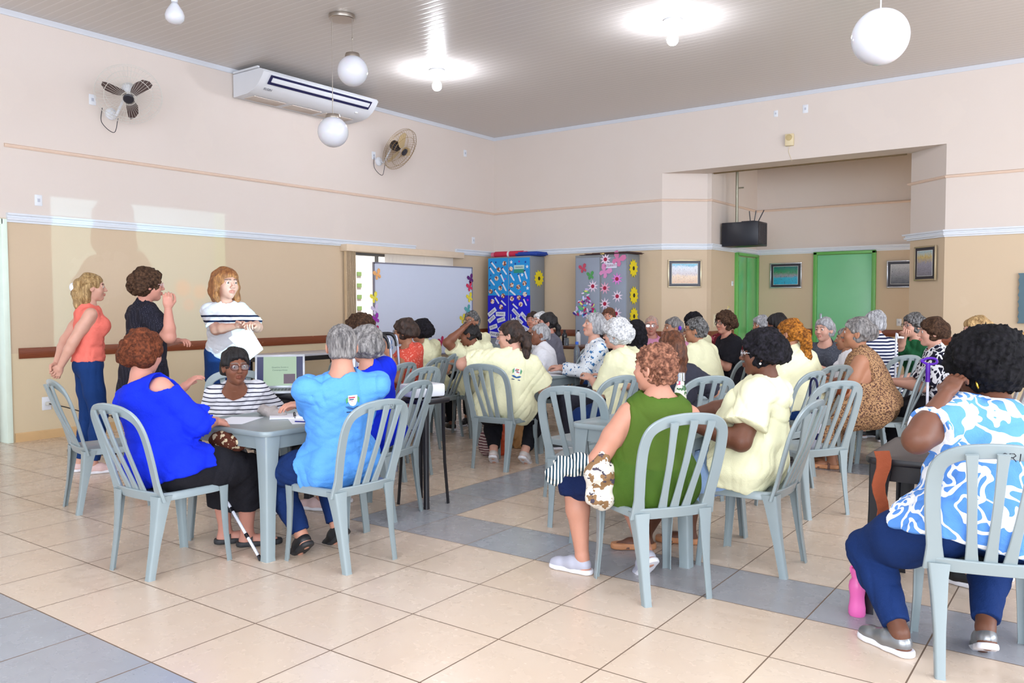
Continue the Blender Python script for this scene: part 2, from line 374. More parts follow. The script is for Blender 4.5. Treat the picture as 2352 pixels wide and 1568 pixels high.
# the garden wall outside: white, with rows of square holes
t = MB(); t.box((-1.6, -1.2, 1.5), (.1, 9.5, 3.0)); gw = st(t.build('wall_outside', mat('outside_white', 'f4f2ee', .9), smooth=0))
t = MB()
for r_ in range(4):
    for c_ in range(12): t.box((-1.545, -4.3+.22*c_, 1.35+.2*r_), (.02, .10, .07))
st(t.build('trim_6', mat('leaf_green', '7c9a5a', .9), smooth=0))
# ---------------------------------------------------------------- plastic chairs and tables
GREY = mat('grey_plastic', '8e9a9d', .28, var=.03, spec=.5); GREYD = mat('dark_grey_plastic', '74797b', .3, var=.04); BLACKP = mat('black_plastic', '1d1b20', .35, var=.1)
GREYW = mat('worn_grey_plastic', '7c8484', .33, var=.05)
def lleg(top, bot, w0, w1, ox, oy, t=.007):
    """a channel-section leg: two faces meeting at a rounded outer corner that points to (ox, oy)"""
    top, bot = np.array(top, float), np.array(bot, float); rings = []
    for s_ in (0, .12, .3, .6, .97, 1):
        c = top+(bot-top)*s_+np.array([ox, oy, 0])*(-.008*math.sin(s_*math.pi)); w = w0+(w1-w0)*min(1, s_*1.4)**.7 if s_ < 1 else w1*1.05; r = .010
        P = [(0, -w), (0, -r), (-r*.3, -r*.3), (-r, 0), (-w, 0), (-w, -t), (-r*1.3, -t), (-t, -r*1.3), (-t, -w)]
        rings.append([c+np.array([x*ox, y*oy, 0]) for x, y in P])
    R = np.array(rings)
    if ox*oy < 0: R = R[:, ::-1]
    return R[::-1]
def make_chair(m=GREY, name='plastic_chair'):
    root = thing(name, (0, 0, 0))
    b = MB(); out = []
    for i in range(40):
        a = i*2*math.pi/40; c, s_ = math.cos(a), math.sin(a); e = 2/5.0
        x = math.copysign(abs(c)**e, c); y = math.copysign(abs(s_)**e, s_); out.append((x*(.205+.012*y), y*.205+.005))
    out = np.array(out); rings = []
    def ring(k, z): return np.c_[out*k, np.full(40, z)]
    for k, z in ((.02, .418), (.3, .419), (.6, .424), (.85, .434), (.95, .441), (1.0, .440), (1.03, .432), (1.035, .400), (1.02, .398), (1.0, .425), (.9, .428), (.5, .414), (.02, .411)):
        rings.append(ring(k, z-(.004 if k < .9 else 0)))
    b.loft(rings, cap=False); b.build('seat', m, root, 50)
    b = MB()
    L = bz([(-.188, -.185, .405), (-.192, -.212, .50), (-.205, -.250, .64), (-.207, -.285, .76), (-.188, -.315, .835), (-.13, -.338, .875), (-.05, -.349, .889), (0, -.351, .891)], 6)
    A = np.vstack([L, (L*[-1, 1, 1])[::-1][1:]]); n = len(A); side = []; w = []
    Tn = np.gradient(A, axis=0)
    for i in range(n):
        nn = nrm([A[i][0]*.35, 1, .22]); side.append(np.cross(nrm(Tn[i]), nn)); z = A[i][2]; w.append(.056 if z > .5 else .080-.024*(z-.4)/.1)
    b.ribbon(A, np.array(side), w, .017)
    def back(x, z):   # the surface of the back at height z
        return np.array([x, -.185-(z-.405)*.35-.028*(1-(x/.2)**2)*min(1, (z-.40)/.3), z])
    for x0, x1 in ((-.062, -.098), (0, 0), (.062, .098)):
        z1 = .885 if x0 == 0 else .878
        p = [back(x0+(x1-x0)*t, .43+(z1-.43)*t) for t in np.linspace(0, 1, 10)]
        b.ribbon(p, (1, 0, 0), [.050, .042, .037, .035, .034, .034, .034, .035, .037, .043], .012)
    p = [(-.185, -.192, .425), (-.1, -.205, .425), (0, -.209, .425), (.1, -.205, .425), (.185, -.192, .425)]; b.ribbon(bz(p, 4), (0, -.3, 1), .055, .014)
    b.build('backrest', m, root, 40)
    for sx in (-1, 1):
        b = MB(); b.loft(lleg((sx*.212, -.212, .43), (sx*.186, -.262, 0), .078, .036, sx, -1)); b.build('leg', m, root, 45)
        b = MB(); b.loft(lleg((sx*.222, .208, .425), (sx*.222, .225, 0), .060, .034, sx, 1)); b.build('leg', m, root, 45)
    return root
CH0 = {'grey': make_chair(GREY), 'dark': make_chair(GREYW), 'black': make_chair(BLACKP)}
_used = set()
def chair(x, y, yaw, label, kind='grey', group='grey plastic chairs of the hall', s=1.0):
    if kind in _used: o = copy_tree(CH0[kind])
    else: o = CH0[kind]; _used.add(kind)
    o.location = (x, y, 0); o.rotation_euler = (0, 0, math.radians(yaw-90)); o.scale = (s, s, s)
    return tag(o, label, 'chair', group)
def make_table(m=GREY, side=.78, name='plastic_table', h=.72):
    root = thing(name, (0, 0, 0)); a = side/2
    def sq(k, z, r=.06):
        out = []
        for sx, sy, q in ((1, 1, 0), (-1, 1, 1), (-1, -1, 2), (1, -1, 3)):
            for t in np.linspace(0, 1, 6): an = (q+t)*math.pi/2; out.append((sx*(a*k-r)+r*math.cos(an), sy*(a*k-r)+r*math.sin(an), z))
        return out
    b = MB(); b.loft([sq(.97, h-.03), sq(.99, h-.03), sq(1, h-.024), sq(1, h-.008), sq(.992, h), sq(.93, h-.002), sq(.92, h-.006), sq(.5, h-.006, .04), sq(.1, h-.006, .02)]); b.build('tabletop', m, root, 45)
    b = MB(); z0, z1 = h-.105, h-.028
    b.loft([sq(.91, z1), sq(.925, z1), sq(.915, z0), sq(.895, z0), sq(.895, z1-.002)], cap=False); b.build('apron', m, root, 45)
    for sx in (-1, 1):
        for sy in (-1, 1):
            b = MB(); b.loft(lleg((sx*a*.945, sy*a*.945, h-.03), (sx*a*1.01, sy*a*1.01, 0), .098, .055, sx, sy, .009)); b.build('leg', m, root, 45)
    return root
T0 = make_table(); T1 = make_table(GREYD, .78); TB = make_table(BLACKP, .72)
def table(src, x, y, rz, label, first=False, group='square plastic tables'):
    o = src if first else copy_tree(src); o.location = (x, y, 0); o.rotation_euler = (0, 0, math.radians(rz)); return tag(o, label, 'table', group)
table(T0, 5.045, -8.82, 0, 'grey square plastic table in the left foreground with notebook and pens', True)
table(T0, 6.99, -7.55, -3, 'grey plastic table between the olive green and the pearl earring women')
table(T0, 4.42, -5.22, 0, 'grey plastic table covered with papers and a purple box beside the white haired women')
table(T0, 6.35, -5.75, -8, 'glossy grey plastic table behind the black haired woman with the pearl earring')
table(T0, 6.86, -4.38, 0, 'grey plastic table whose corner leg stands before the woman in leopard print')
table(TB, 8.62, -7.72, 0, 'black plastic table at the right where the woman with the big curly hair leans', True)
table(T1, 2.75, -5.45, 4, 'dark grey plastic table at the far left group in front of the whiteboard', True)
table(T0, 3.0, -4.1, 2, 'grey plastic table with a black bottle near the blue papered cabinet')
# long black table by the left wall, papers on it
t = thing('trestle_table', (.72, -5.0, 0), 0, 'black framed table with a pale top against the left wall behind the standing woman', 'table')
b = MB(); b.box((0, 0, .785), (.55, 1.45, .03), bev=.008); b.build('tabletop', mat('pale_laminate', 'c3c4cc', .3), t)
b = MB(); b.box((0, 0, .74), (.50, 1.40, .055), bev=.005); b.build('apron', BLACKP, t)
for sx in (-1, 1):
    for sy in (-1, 1): b = MB(); b.box((sx*.225, sy*.68, .36), (.06, .06, .72), bev=.006); b.build('leg', BLACKP, t)
# small black table with the laptop
t = thing('plastic_table', (4.13, -7.87, 0), math.radians(8), 'small black plastic table carrying the open laptop', 'table')
b = MB(); b.box((0, 0, .74), (.62, .56, .04), bev=.015); b.build('tabletop', BLACKP, t)
b = MB(); b.box((0, 0, .69), (.54, .48, .07), bev=.01); b.build('apron', BLACKP, t)
for sx in (-1, 1):
    for sy in (-1, 1): b = MB(); b.loft(lleg((sx*.27, sy*.24, .72), (sx*.29, sy*.26, 0), .075, .05, sx, sy)); b.build('leg', BLACKP, t, 45)
t = thing('laptop', (4.03, -8.00, .762), math.radians(48), 'open silver laptop showing a pale green slide with dark blue sides', 'laptop')
SILV = mat('silver_plastic', 'b9bdc4', .3, .3)
b = MB(); b.box((0, -.12, .010), (.36, .25, .02), bev=.005); b.build('base', SILV, t)
b = MB()
for r_ in range(5):
    for c_ in range(13): b.box((-.15+.025*c_, -.06-.026*r_, .021), (.02, .021, .003))
b.build('keyboard', BLACKP, t, smooth=0)
Mx = np.array([[1, 0, 0], [0, math.cos(.25), math.sin(.25)], [0, -math.sin(.25), math.cos(.25)]])
b = MB(); b.box((0, .042, .145), (.37, .012, .26), Mx, bev=.004); lid = b.build('lid', SILV, t)
def emis(name, c, e=1.0):
    k = NT(name); k.set((0, 0, 0), .3); k.b.inputs['Emission Color'].default_value = lin(c)+(1,); k.b.inputs['Emission Strength'].default_value = e; return k.m
def scr(name, c, x, z, w, h, m, off=.0):
    p = np.array([[x-w/2, -.0068-off, z-h/2], [x+w/2, -.0068-off, z-h/2], [x+w/2, -.0068-off, z+h/2], [x-w/2, -.0068-off, z+h/2]])@Mx.T+np.array([0, .042, .145])
    return mesh(name, p, [(0, 1, 2, 3)], m, lid, smooth=0)
scr('screen', 0, 0, 0, .34, .225, emis('screen_navy', '0c1c58', .8)); scr('slide', 0, 0, 0, .245, .225, emis('slide_green', 'a4bfa4', .8), .0006)
scr('slide_photo', 0, .07, -.06, .085, .075, emis('slide_photo', '5b4358', .8), .0012)
for s_, z, w in (('Questões Sociais e', .03, .13), ('Contemporâneas', .008, .1)):
    text('slide_text', s_, .016, frame4(np.array([0, -.0085, z])@Mx.T+np.array([0, .042, .145]), (1, 0, 0), Mx@np.array([0, 0, 1.])), mat('slide_ink', '3e5a54', .6), lid, .0001)
# ---------------------------------------------------------------- implicit surfaces -> one continuous mesh
F32 = np.float32
def smin(a, b, k):
    h = np.maximum(k-np.abs(a-b), 0)/k; return np.minimum(a, b)-h*h*k*.25
def V3(*a): return np.array(a, float)
class S:
    """a list of rounded pieces blended together"""
    def __init__(s): s.o = []
    def cone(s, a, b, ra, rb, k=.02, cut=None):
        a, b = np.asarray(a, float), np.asarray(b, float); ab = b-a; L2 = float(ab@ab)+1e-9
        def f(p):
            q = p-a.astype(F32); h = np.clip((q@ab.astype(F32))/L2, 0, 1)
            d = np.linalg.norm(q-h[..., None]*ab.astype(F32), axis=-1)-(ra+(rb-ra)*h)
            if cut:   # a flat end
                u = (ab/math.sqrt(L2)).astype(F32); d = np.maximum(d, (p-b.astype(F32))@u)
            return d.astype(F32)
        s.o.append(('u', f, k)); return s
    def chain(s, pts, rs, k=.02):
        for i in range(len(pts)-1): s.cone(pts[i], pts[i+1], rs[i], rs[i+1], k)
        return s
    def ell(s, c, r, M=None, k=.03, op='u'):
        c = np.asarray(c, float); r = np.asarray(r, float); A = (np.eye(3) if M is None else np.asarray(M)).astype(F32)   # columns of A = axes
        def f(p):
            q = (p-c.astype(F32))@A; u = q/r.astype(F32); k0 = np.linalg.norm(u, axis=-1); k1 = np.linalg.norm(u/r.astype(F32), axis=-1)+1e-6
            return (k0*(k0-1)/k1).astype(F32)
        s.o.append((op, f, k)); return s
    def sub(s, other_kind, *a, k=.01, **kw):
        t = S(); getattr(t, other_kind)(*a, **kw); s.o.append(('s', t.o[-1][1], k)); return s
    def plane(s, p0, n, k=.004):
        """keep the side against n"""
        p0 = np.asarray(p0, float).astype(F32); n = nrm(n).astype(F32); s.o.append(('i', lambda p: (p-p0)@n, k)); return s
    def disp(s, fn): s.o.append(('n', fn, 0)); return s
    def eval(s, p, near=None, rad=0.0):
        d = np.full(p.shape[:-1], 1.0, F32)
        for op, f, k in s.o:
            if near is not None and op in ('u', 's'):
                dn = f(near); idx = np.nonzero(np.abs(dn) < rad if False else dn < rad+k)[0]
                if not len(idx): continue
                v = f(p[idx])
                d[idx] = smin(d[idx], v, k) if op == 'u' else -smin(-d[idx], v, k)
            elif op == 'u': d = smin(d, f(p), k)
            elif op == 's': d = -smin(-d, f(p), k)
            elif op == 'i': d = -smin(-d, -f(p), k)
            else: d = d+f(p).astype(F32)
        return d
    def mesh(s, res, lo, hi, slack=.012):
        """surface nets on the blocks the surface passes through"""
        lo = np.asarray(lo, float); hi = np.asarray(hi, float); B = 8; bs = B*res
        nb = np.ceil((hi-lo)/bs).astype(int)+1
        g = np.stack(np.meshgrid(*[np.arange(k) for k in nb], indexing='ij'), -1).reshape(-1, 3)
        cen = (lo+(g+.5)*bs).astype(F32); d = s.eval(cen); keep = np.abs(d) < bs*.9*1.25+slack
        g = g[keep]; cen = cen[keep]
        o = np.stack(np.meshgrid(*[np.arange(B+1)]*3, indexing='ij'), -1).reshape(-1, 3)
        Vs, Q = [], []; N = nb*B+2; keys, pos = [], []; quads = []
        P = (lo+(g[:, None, :]*B+o[None])*res).astype(F32)
        D = s.eval(P, cen, bs*.9*1.3+slack).reshape(-1, B+1, B+1, B+1)
        c8 = np.stack([D[:, i:i+B, j:j+B, k:k+B] for i in (0, 1) for j in (0, 1) for k in (0, 1)], -1)
        sg = c8 < 0; mix = sg.any(-1) & ~sg.all(-1); bi, ci, cj, ck = np.nonzero(mix)
        if not len(bi): return np.zeros((0, 3)), np.zeros((0, 4), int)
        v8 = c8[bi, ci, cj, ck]; cid = g[bi]*B+np.stack([ci, cj, ck], 1)
        off = np.array([(i, j, k) for i in (0, 1) for j in (0, 1) for k in (0, 1)], float)
        acc = np.zeros((len(bi), 3)); cnt = np.zeros(len(bi))
        for a in range(8):
            for e in (1, 2, 4):
                if a & e: continue
                b_ = a | e; va, vb = v8[:, a], v8[:, b_]; m = (va < 0) != (vb < 0)
                t = np.where(m, va/np.where(m, va-vb, 1), 0); acc += np.where(m[:, None], off[a]+(off[b_]-off[a])*t[:, None], 0); cnt += m
        X = lo+(cid+acc/cnt[:, None])*res
        key = (cid[:, 0]*N[1]+cid[:, 1])*N[2]+cid[:, 2]; order = np.argsort(key); ks = key[order]
        def look(c):
            kk = (c[:, 0]*N[1]+c[:, 1])*N[2]+c[:, 2]; i = np.searchsorted(ks, kk); i = np.minimum(i, len(ks)-1); ok = ks[i] == kk; return order[i], ok
        for ax, corner in ((0, 4), (1, 2), (2, 1)):
            va, vb = v8[:, 0], v8[:, corner]; m = np.nonzero((va < 0) != (vb < 0))[0]; u, w = [(1, 2), (2, 0), (0, 1)][ax]
            c0 = cid[m]; cu = c0.copy(); cu[:, u] -= 1; cw = c0.copy(); cw[:, w] -= 1; cuw = cu.copy(); cuw[:, w] -= 1
            iu, ou = look(cu); iw, ow = look(cw); iuw, ouw = look(cuw); ok = ou & ow & ouw
            q = np.stack([m, iu, iuw, iw], 1)[ok]; flip = (va[m] > 0)[ok]; q[flip] = q[flip][:, ::-1]; quads.append(q)
        return X, np.concatenate(quads)
def join(parts):
    Vs, Qs, Cs, n = [], [], [], 0
    for V, Q, C in parts: Vs.append(V); Qs.append(Q+n); Cs.append(np.broadcast_to(C, (len(V), 3))); n += len(V)
    return np.concatenate(Vs), np.concatenate(Qs), np.concatenate(Cs)
def wob(f, a, seed=0):
    r = np.random.default_rng(seed); D = (r.normal(size=(4, 3))*f).astype(F32); ph = (r.random(4)*6.28).astype(F32)
    return lambda p: (a/2*sum(np.sin(p@D[i]+ph[i]) for i in range(4))).astype(F32)
def curls(f, a, seed=0):
    r = np.random.default_rng(seed); A = [(np.linalg.qr(r.normal(size=(3, 3)))[0]*f).astype(F32) for _ in range(2)]
    def fn(p):
        o = 0
        for i, M in enumerate(A):
            q = p@M+i*1.7; o = o+np.abs(np.sin(q[..., 0])*np.sin(q[..., 1]))+np.abs(np.sin(q[..., 1]+1)*np.sin(q[..., 2]))
        return (a*(1-o)).astype(F32)
    return fn
def creases(f, a, seed=0):      # drawn folds: sharp valleys running in a few directions, fading in and out
    r = np.random.default_rng(seed); D = r.normal(size=(3, 3)); D[:, 2] = D[:, 2]*.6+np.array([1.2, -1.0, .8]); D = (D/np.linalg.norm(D, axis=1)[:, None]*f).astype(F32); E_ = (r.normal(size=(3, 3))*9).astype(F32); G = (r.normal(size=(3, 3))*7).astype(F32); ph = (r.random(6)*6).astype(F32)
    def fn(p):
        o = 0
        for i in range(3):
            w_ = np.abs(np.sin(p@D[i]+1.6*np.sin(p@E_[i]+ph[i]))); m = np.clip(np.sin(p@G[i]+ph[i+3])*1.4, 0, 1); o = o+m*(1-w_)**2
        return (a*o).astype(F32)
    return fn
def strands(f, a, seed=0):      # locks running down
    r = np.random.default_rng(seed); ph = r.random(3)*6
    def fn(p):
        an = np.arctan2(p[..., 0], -p[..., 1]-.0); return (a*(np.sin(an*f+ph[0]+9*p[..., 2])*.6+np.sin(an*f*2.3+ph[1]-14*p[..., 2])*.4)).astype(F32)
    return fn
SK = {'light': 'c9917a', 'pink': 'cb907e', 'tan': 'ad7a5e', 'brown': '835540', 'dark': '63402f', 'olive': 'a06e52', 'fair': 'd6a490'}
def tint(c, k): return tuple(np.clip(np.array(c)*k, 0, 1))
SKIN = NT('skin'); _a = SKIN.n('Attribute', attribute_name='Col'); _n = SKIN.noise(34, 4)
SKIN.set(SKIN.mix(SKIN.math('MULTIPLY', _n, .16), _a.outputs[0], (.30, .08, .05)), .48, spec=.35, Subsurface_Weight=.06); SKIN.b.inputs['Subsurface Radius'].default_value = (.012, .005, .003)
SKIN.bump(SKIN.noise(160, 3), .18, .002); SKIN = SKIN.m
# ---- head, in its own frame: face towards +y, 23 cm tall, centre at mid height
def head_mesh(kind='w', old=False):
    s = S(); m = kind == 'm'
    s.ell((0, -.014, .026), (.074, .094, .086), k=.02)
    s.ell((0, .022, -.022), (.062, .066, .082), k=.03)
    s.ell((0, .034, -.068), (.048 if m else .043, .044, .040), k=.03)
    s.cone((0, .070, -.093), (0, .062, -.098), .017, .018, k=.022)
    for x in (-1, 1):
        s.ell((x*.037, .055, -.030), (.026, .026, .027), k=.022)
        s.cone((x*.014, .083, .028), (x*.044, .070, .026), .009, .008, k=.014)
        s.sub('ell', (x*.0315, .099, .005), (.019, .017, .012), k=.014)
        s.cone((x*.020, .0835, .0085), (x*.043, .0765, .0080), .0066, .0056, k=.004)
        s.cone((x*.020, .082, -.003), (x*.043, .075, -.002), .0045, .004, k=.004)
        A = rotz(x*.35); s.ell((x*.077, -.006, -.008), (.009, .020, .031), M=A, k=.006); s.sub('ell', (x*.086, -.002, -.006), (.006, .011, .018), M=A, k=.006)
    s.cone((0, .086, .016), (0, .104, -.022), .0075, .0105, k=.012)
    s.ell((0, .107, -.027), (.0115, .012, .0095), k=.008)
    for x in (-1, 1): s.ell((x*.0125, .098, -.031), (.0085, .011, .0075), k=.006)
    s.cone((-.019, .086, -.0585), (0, .0955, -.0555), .0045, .0062, k=.005); s.cone((.019, .086, -.0585), (0, .0955, -.0555), .0045, .0062, k=.005)
    s.cone((-.016, .085, -.0665), (0, .0935, -.0675), .005, .0068, k=.005); s.cone((.016, .085, -.0665), (0, .0935, -.0675), .005, .0068, k=.005)
    s.sub('cone', (-.021, .092, -.0622), (.021, .092, -.0622), .0018, .0018, k=.003)
    if old:
        for x in (-1, 1): s.sub('cone', (x*.019, .097, -.036), (x*.033, .083, -.066), .0028, .0022, k=.012)
    s.cone((0, -.022, -.05), (0, -.03, -.16), .053 if m else .047, .055 if m else .049, k=.03)
    V, Q = s.mesh(.0040, (-.1, -.13, -.17), (.1, .13, .13)); return V, Q
def seg(p, a, b):
    a, b = np.array(a), np.array(b); q = p-a; h = np.clip(q@(b-a)/((b-a)@(b-a)), 0, 1); return np.linalg.norm(q-h[:, None]*(b-a), axis=1)
_HC = {}
def head_parts(kind, skin, brow, old, lip=(.62, .22, .22)):
    key = (kind, old)
    if key not in _HC: _HC[key] = head_mesh(kind, old)
    V, Q = _HC[key]; C = np.tile(np.array(skin), (len(V), 1))
    def paint(mask, c, k=1.0): C[mask] = C[mask]*(1-k)+np.array(c)*k
    x = np.abs(V[:, 0]); W_ = np.c_[x, V[:, 1:]]
    paint((seg(W_, (0, .100, -.056), (.019, .090, -.0585)) < .0088) & (V[:, 2] > -.0622), np.array(skin)*lip, .75) if False else None
    L = (seg(W_, (0, .098, -.0565), (.020, .089, -.0605)) < .0078) | (seg(W_, (0, .0965, -.068), (.016, .088, -.0665)) < .0078)
    paint(L & (V[:, 1] > .08), np.array(skin)*np.array([.85, .55, .55]), .8)
    paint((seg(W_, (.015, .094, .0265), (.030, .090, .031)) < .0062) | (seg(W_, (.030, .090, .031), (.047, .072, .026)) < .0058), brow, .8)
    paint((x > .024) & (x < .05) & (V[:, 2] < -.018) & (V[:, 2] > -.045) & (V[:, 1] > .05), np.array(skin)*np.array([1.08, .86, .84]), .4)
    paint((seg(W_, (.021, .090, .0045), (.043, .080, .0055)) < .0085), np.array(skin)*np.array([.72, .58, .56]), .45)
    parts = [(V, Q, C)]
    for sx in (-1, 1):       # eyes: white ball, iris, pupil
        b = MB(); b.ball((0, 0, 0), .0122, 18, 14, np.array([[1, 0, 0], [0, 0, 1], [0, -1, 0]])); E_ = np.concatenate(b.v); fq = [f for f in b.f if len(f) == 4]
        c = np.tile(np.array([.78, .76, .74]), (len(E_), 1)); r_ = np.hypot(E_[:, 0], E_[:, 2]+.0005); fr = E_[:, 1] > 0
        c[fr & (r_ < .0074)] = (.10, .055, .03); c[fr & (r_ < .0030)] = (.01, .01, .01)
        parts.append((E_+np.array([sx*.0315, .0775, .0045]), np.array(fq), c))
    return join(parts)
# ---- hands: wrist at the origin, fingers along +y, palm facing -z, thumb towards +x
def hand_sd(curl=.5, spread=1.0, thumb=.4):
    s = S(); s.ell((0, .045, 0), (.038, .048, .015), k=.012); s.cone((0, -.03, 0), (0, .02, 0), .025, .026, k=.02)
    for i, (x, L, r) in enumerate(((.027, .072, .0088), (.009, .080, .0092), (-.010, .074, .0088), (-.027, .058, .0078))):
        p = V3(x, .080-.004*abs(i-1.3), .001); a = .1+.1*i*spread*0; dx = (x*.9)*spread
        ang = curl*.55; d = V3(dx*2.2, math.cos(ang), -math.sin(ang)); d = nrm(d); q = p
        s.cone(V3(x*.8, .045, 0), p, .010, r*1.08, k=.008)
        for seg_, (f, sc) in enumerate(((.45, 1), (.32, .92), (.25, .82))):
            e = q+d*L*f; s.cone(q, e, r*(1, .93, .84)[seg_], r*(.93, .84, .72)[seg_], k=.0035); q = e
            ang += curl*(.95, .8, 0)[seg_]; d = nrm(V3(dx*1.2, math.cos(ang), -math.sin(ang)))
    t0 = V3(.022, .015, -.006); t1 = V3(.046+.01*thumb, .045, -.016-.012*thumb); t2 = V3(.050+.004*thumb, .074, -.026-.02*thumb); t3 = V3(.046, .095, -.034-.022*thumb)
    s.cone(t0, t1, .017, .0125, k=.012); s.cone(t1, t2, .0120, .0100, k=.004); s.cone(t2, t3, .0100, .0080, k=.004)
    return s
_HD = {}
def hand(curl, left, res=.0042):
    key = (round(curl, 2), res)
    if key not in _HD: _HD[key] = hand_sd(curl).mesh(res, (-.06, -.06, -.12), (.08, .2, .05))
    V, Q = _HD[key]
    if left: V = V*[-1, 1, 1]; Q = Q[:, ::-1]
    return V, Q
# ---- hair
def hair_mat(name, c1, c2, scale=1.0, curly=False):
    key = ('hair', c1, c2, curly)
    if key in _MC: return _MC[key]
    k = NT(name); co = k.coord()
    n1 = k.noise(9, 4, k.coord(scale=(6, 6, 1.2) if not curly else (5, 5, 5))); n2 = k.noise(60 if not curly else 38, 3, k.coord(scale=(4, 4, .35) if not curly else 2.2))
    c = k.mix(k.ramp(n1, [(.35, (0, 0, 0)), (.65, (1, 1, 1))]), lin(c1), lin(c2)); c = k.mix(k.ramp(n2, [(.42, (0, 0, 0)), (.62, (.6, .6, .6))]), c, tuple(x*.35 for x in lin(c1)))
    k.set(c, .52 if not curly else .75, spec=.35 if not curly else .15); k.bump(n2, .8, .006 if not curly else .004); _MC[key] = k.m; return k.m
def hair_sd(style, p=None):
    p = p or {}; s = S(); t = p.get('t', .012); back = p.get('len', -.09); vol = p.get('vol', 1.0); seed = p.get('seed', 1)
    def cap(tt, fl=.062, low=-.03):
        s.ell((0, -.016, .030), (.076+tt, .097+tt, .086+tt), k=.02)
    face = lambda w=.064, z=-.03, h=.088, y=.115, d=.08: s.sub('ell', (0, y, z), (w, d, h), k=.03)
    if style == 'short':            # close crop, ears free
        cap(t); s.ell((0, -.055, -.035), (.066+t, .050+t, .055), k=.02); face(.080, -.030, .104, .118, .085)
        for x in (-1, 1): s.sub('ell', (x*.095, .03, -.04), (.035, .055, .062), k=.01)
        s.plane((0, 0, back+.01), (0, -.15, -1), .01)
    elif style in ('curly', 'volume'):
        T = t*1.8*vol; cap(T); s.ell((0, -.05, -.01), (.082+T, .066+T, .080), k=.03)
        for x in (-1, 1): s.ell((x*.068, -.015, .0), (.022+T*.5, .045, .055), k=.02)
        face(.070, -.035, .098, .122, .082)
        for x in (-1, 1): s.sub('ell', (x*.095, .03, -.045), (.030, .045, .05), k=.01)
        s.plane((0, 0, back+.005), (0, -.2, -1), .02)
    elif style == 'afro':
        s.ell((0, -.035, .045), (.145*vol, .150*vol, .128*vol), k=.03); s.ell((0, -.07, -.02), (.125*vol, .11*vol, .085), k=.03); face(.062, -.055, .088, .135, .095)
        for x in (-1, 1): s.sub('ell', (x*.10, .035, -.055), (.038, .04, .045), k=.02)
        s.sub('ell', (0, .0, -.14), (.07, .08, .06), k=.03)
    elif style == 'bob':
        cap(t*1.2); s.ell((0, -.045, -.03), (.080+t, .062+t, .080), k=.03)
        for x in (-1, 1): s.cone((x*.072, -.005, .03), (x*.074, -.012, back+.03), .020+t*.3, .020, k=.02)
        face(.060, -.03, .098, .118, .080); s.plane((0, 0, back), (0, -.1, -1), .02)
    elif style == 'long':
        cap(t*1.2); 
        for x in (-1, 1):
            s.chain([V3(x*.070, -.005, .04), V3(x*.078, -.01, -.03), V3(x*.082, -.012, -.10), V3(x*.080, .012, back+.02)], [.022, .026, .028, .018], k=.03)
            s.chain([V3(x*.045, -.07, .03), V3(x*.05, -.075, -.05), V3(x*.052, -.07, back+.01)], [.045, .045, .028], k=.04)
        face(.058, -.03, .098, .118, .080); s.sub('cone', (0, .02, -.06), (0, .06, -.25), .045, .06, k=.02)
    elif style in ('pony', 'bun', 'half'):
        cap(t*.8); s.ell((0, -.05, -.03), (.064+t, .050+t, .055), k=.03); face(.080, -.04, .105, .115, .083)
        for x in (-1, 1): s.sub('ell', (x*.095, .012, -.03), (.034, .045, .050), k=.01)
        s.plane((0, 0, -.075), (0, -.3, -1), .01)
        if style == 'pony':
            q = p.get('tail', [(0, -.11, .02), (0, -.155, -.02), (.01, -.165, -.10), (.02, -.15, -.19), (.02, -.145, -.27)]); r = p.get('tr', [.018, .032, .036, .030, .012])
            s.chain([V3(*a) for a in q], r, k=.02)
        elif style == 'bun': s.ell(p.get('bc', (0, -.115, -.01)), p.get('br', (.038, .030, .036)), k=.012)
        else:
            s.chain([V3(0, -.10, .02), V3(0, -.105, -.06), V3(0, -.085, -.15), V3(.01, -.075, back)], [.045, .055, .055, .03], k=.03)
            for x in (-1, 1): s.chain([V3(x*.06, -.04, .0), V3(x*.055, -.05, -.08), V3(x*.05, -.06, back+.03)], [.03, .034, .02], k=.03)
    elif style == 'cap':
        s.ell((0, -.016, .034), (.084, .104, .088), k=.02); face(.09, -.05, .105, .12, .085); s.plane((0, 0, -.01), (0, -.25, -1), .006)
    c = p.get('curl', 0)
    if c: s.disp(curls(p.get('cf', 75), .0055*c, seed))
    elif style != 'cap': s.disp(strands(p.get('sf', 17), .0042, seed))
    if style != 'cap': s.disp(wob(48, p.get('wob', .006), seed+4))
    if p.get('fuzz'): s.disp(wob(260, .004, seed))
    return s
_HR = {}
def hair(style, p, res):
    key = (style, str(sorted((p or {}).items())), res)
    if key not in _HR: _HR[key] = hair_sd(style, p).mesh(res, (-.22, -.26, -.36), (.22, .15, .22), .02)
    return _HR[key]
def basis_yz(y, z):
    """columns x, y, z with y along y and z close to z"""
    y = nrm(y); x = nrm(np.cross(y, z)); return np.stack([x, y, np.cross(x, y)], 1)
def ik(a, t, l1, l2, pole):
    a, t = np.asarray(a, float), np.asarray(t, float); d = t-a; L = np.linalg.norm(d); L = min(L, (l1+l2)*.995); u = nrm(d)
    x = (l1*l1-l2*l2+L*L)/(2*L); h = math.sqrt(max(l1*l1-x*x, 1e-6)); pv = np.asarray(pole, float); pv = nrm(pv-u*(pv@u)); return a+u*x+pv*h, a+u*L
def cloth(name, c, rough=.85, pat=None, **kw):
    key = ('cl', name, str(c), str(pat))
    if key in _MC: return _MC[key]
    k = NT(name); base = lin(c); co = k.coord()
    if pat: col = pat(k, base)
    else: col = k.mix(k.noise(7, 4), tuple(x*.94 for x in base), tuple(min(1, x*1.05) for x in base))
    k.set(col, rough, spec=.2, **kw); h = k.math('ADD', k.math('MULTIPLY', k.noise(9, 3), .8), k.math('MULTIPLY', k.noise(220, 2), .12)); k.bump(h, .6, .03)
    _MC[key] = k.m; return k.m
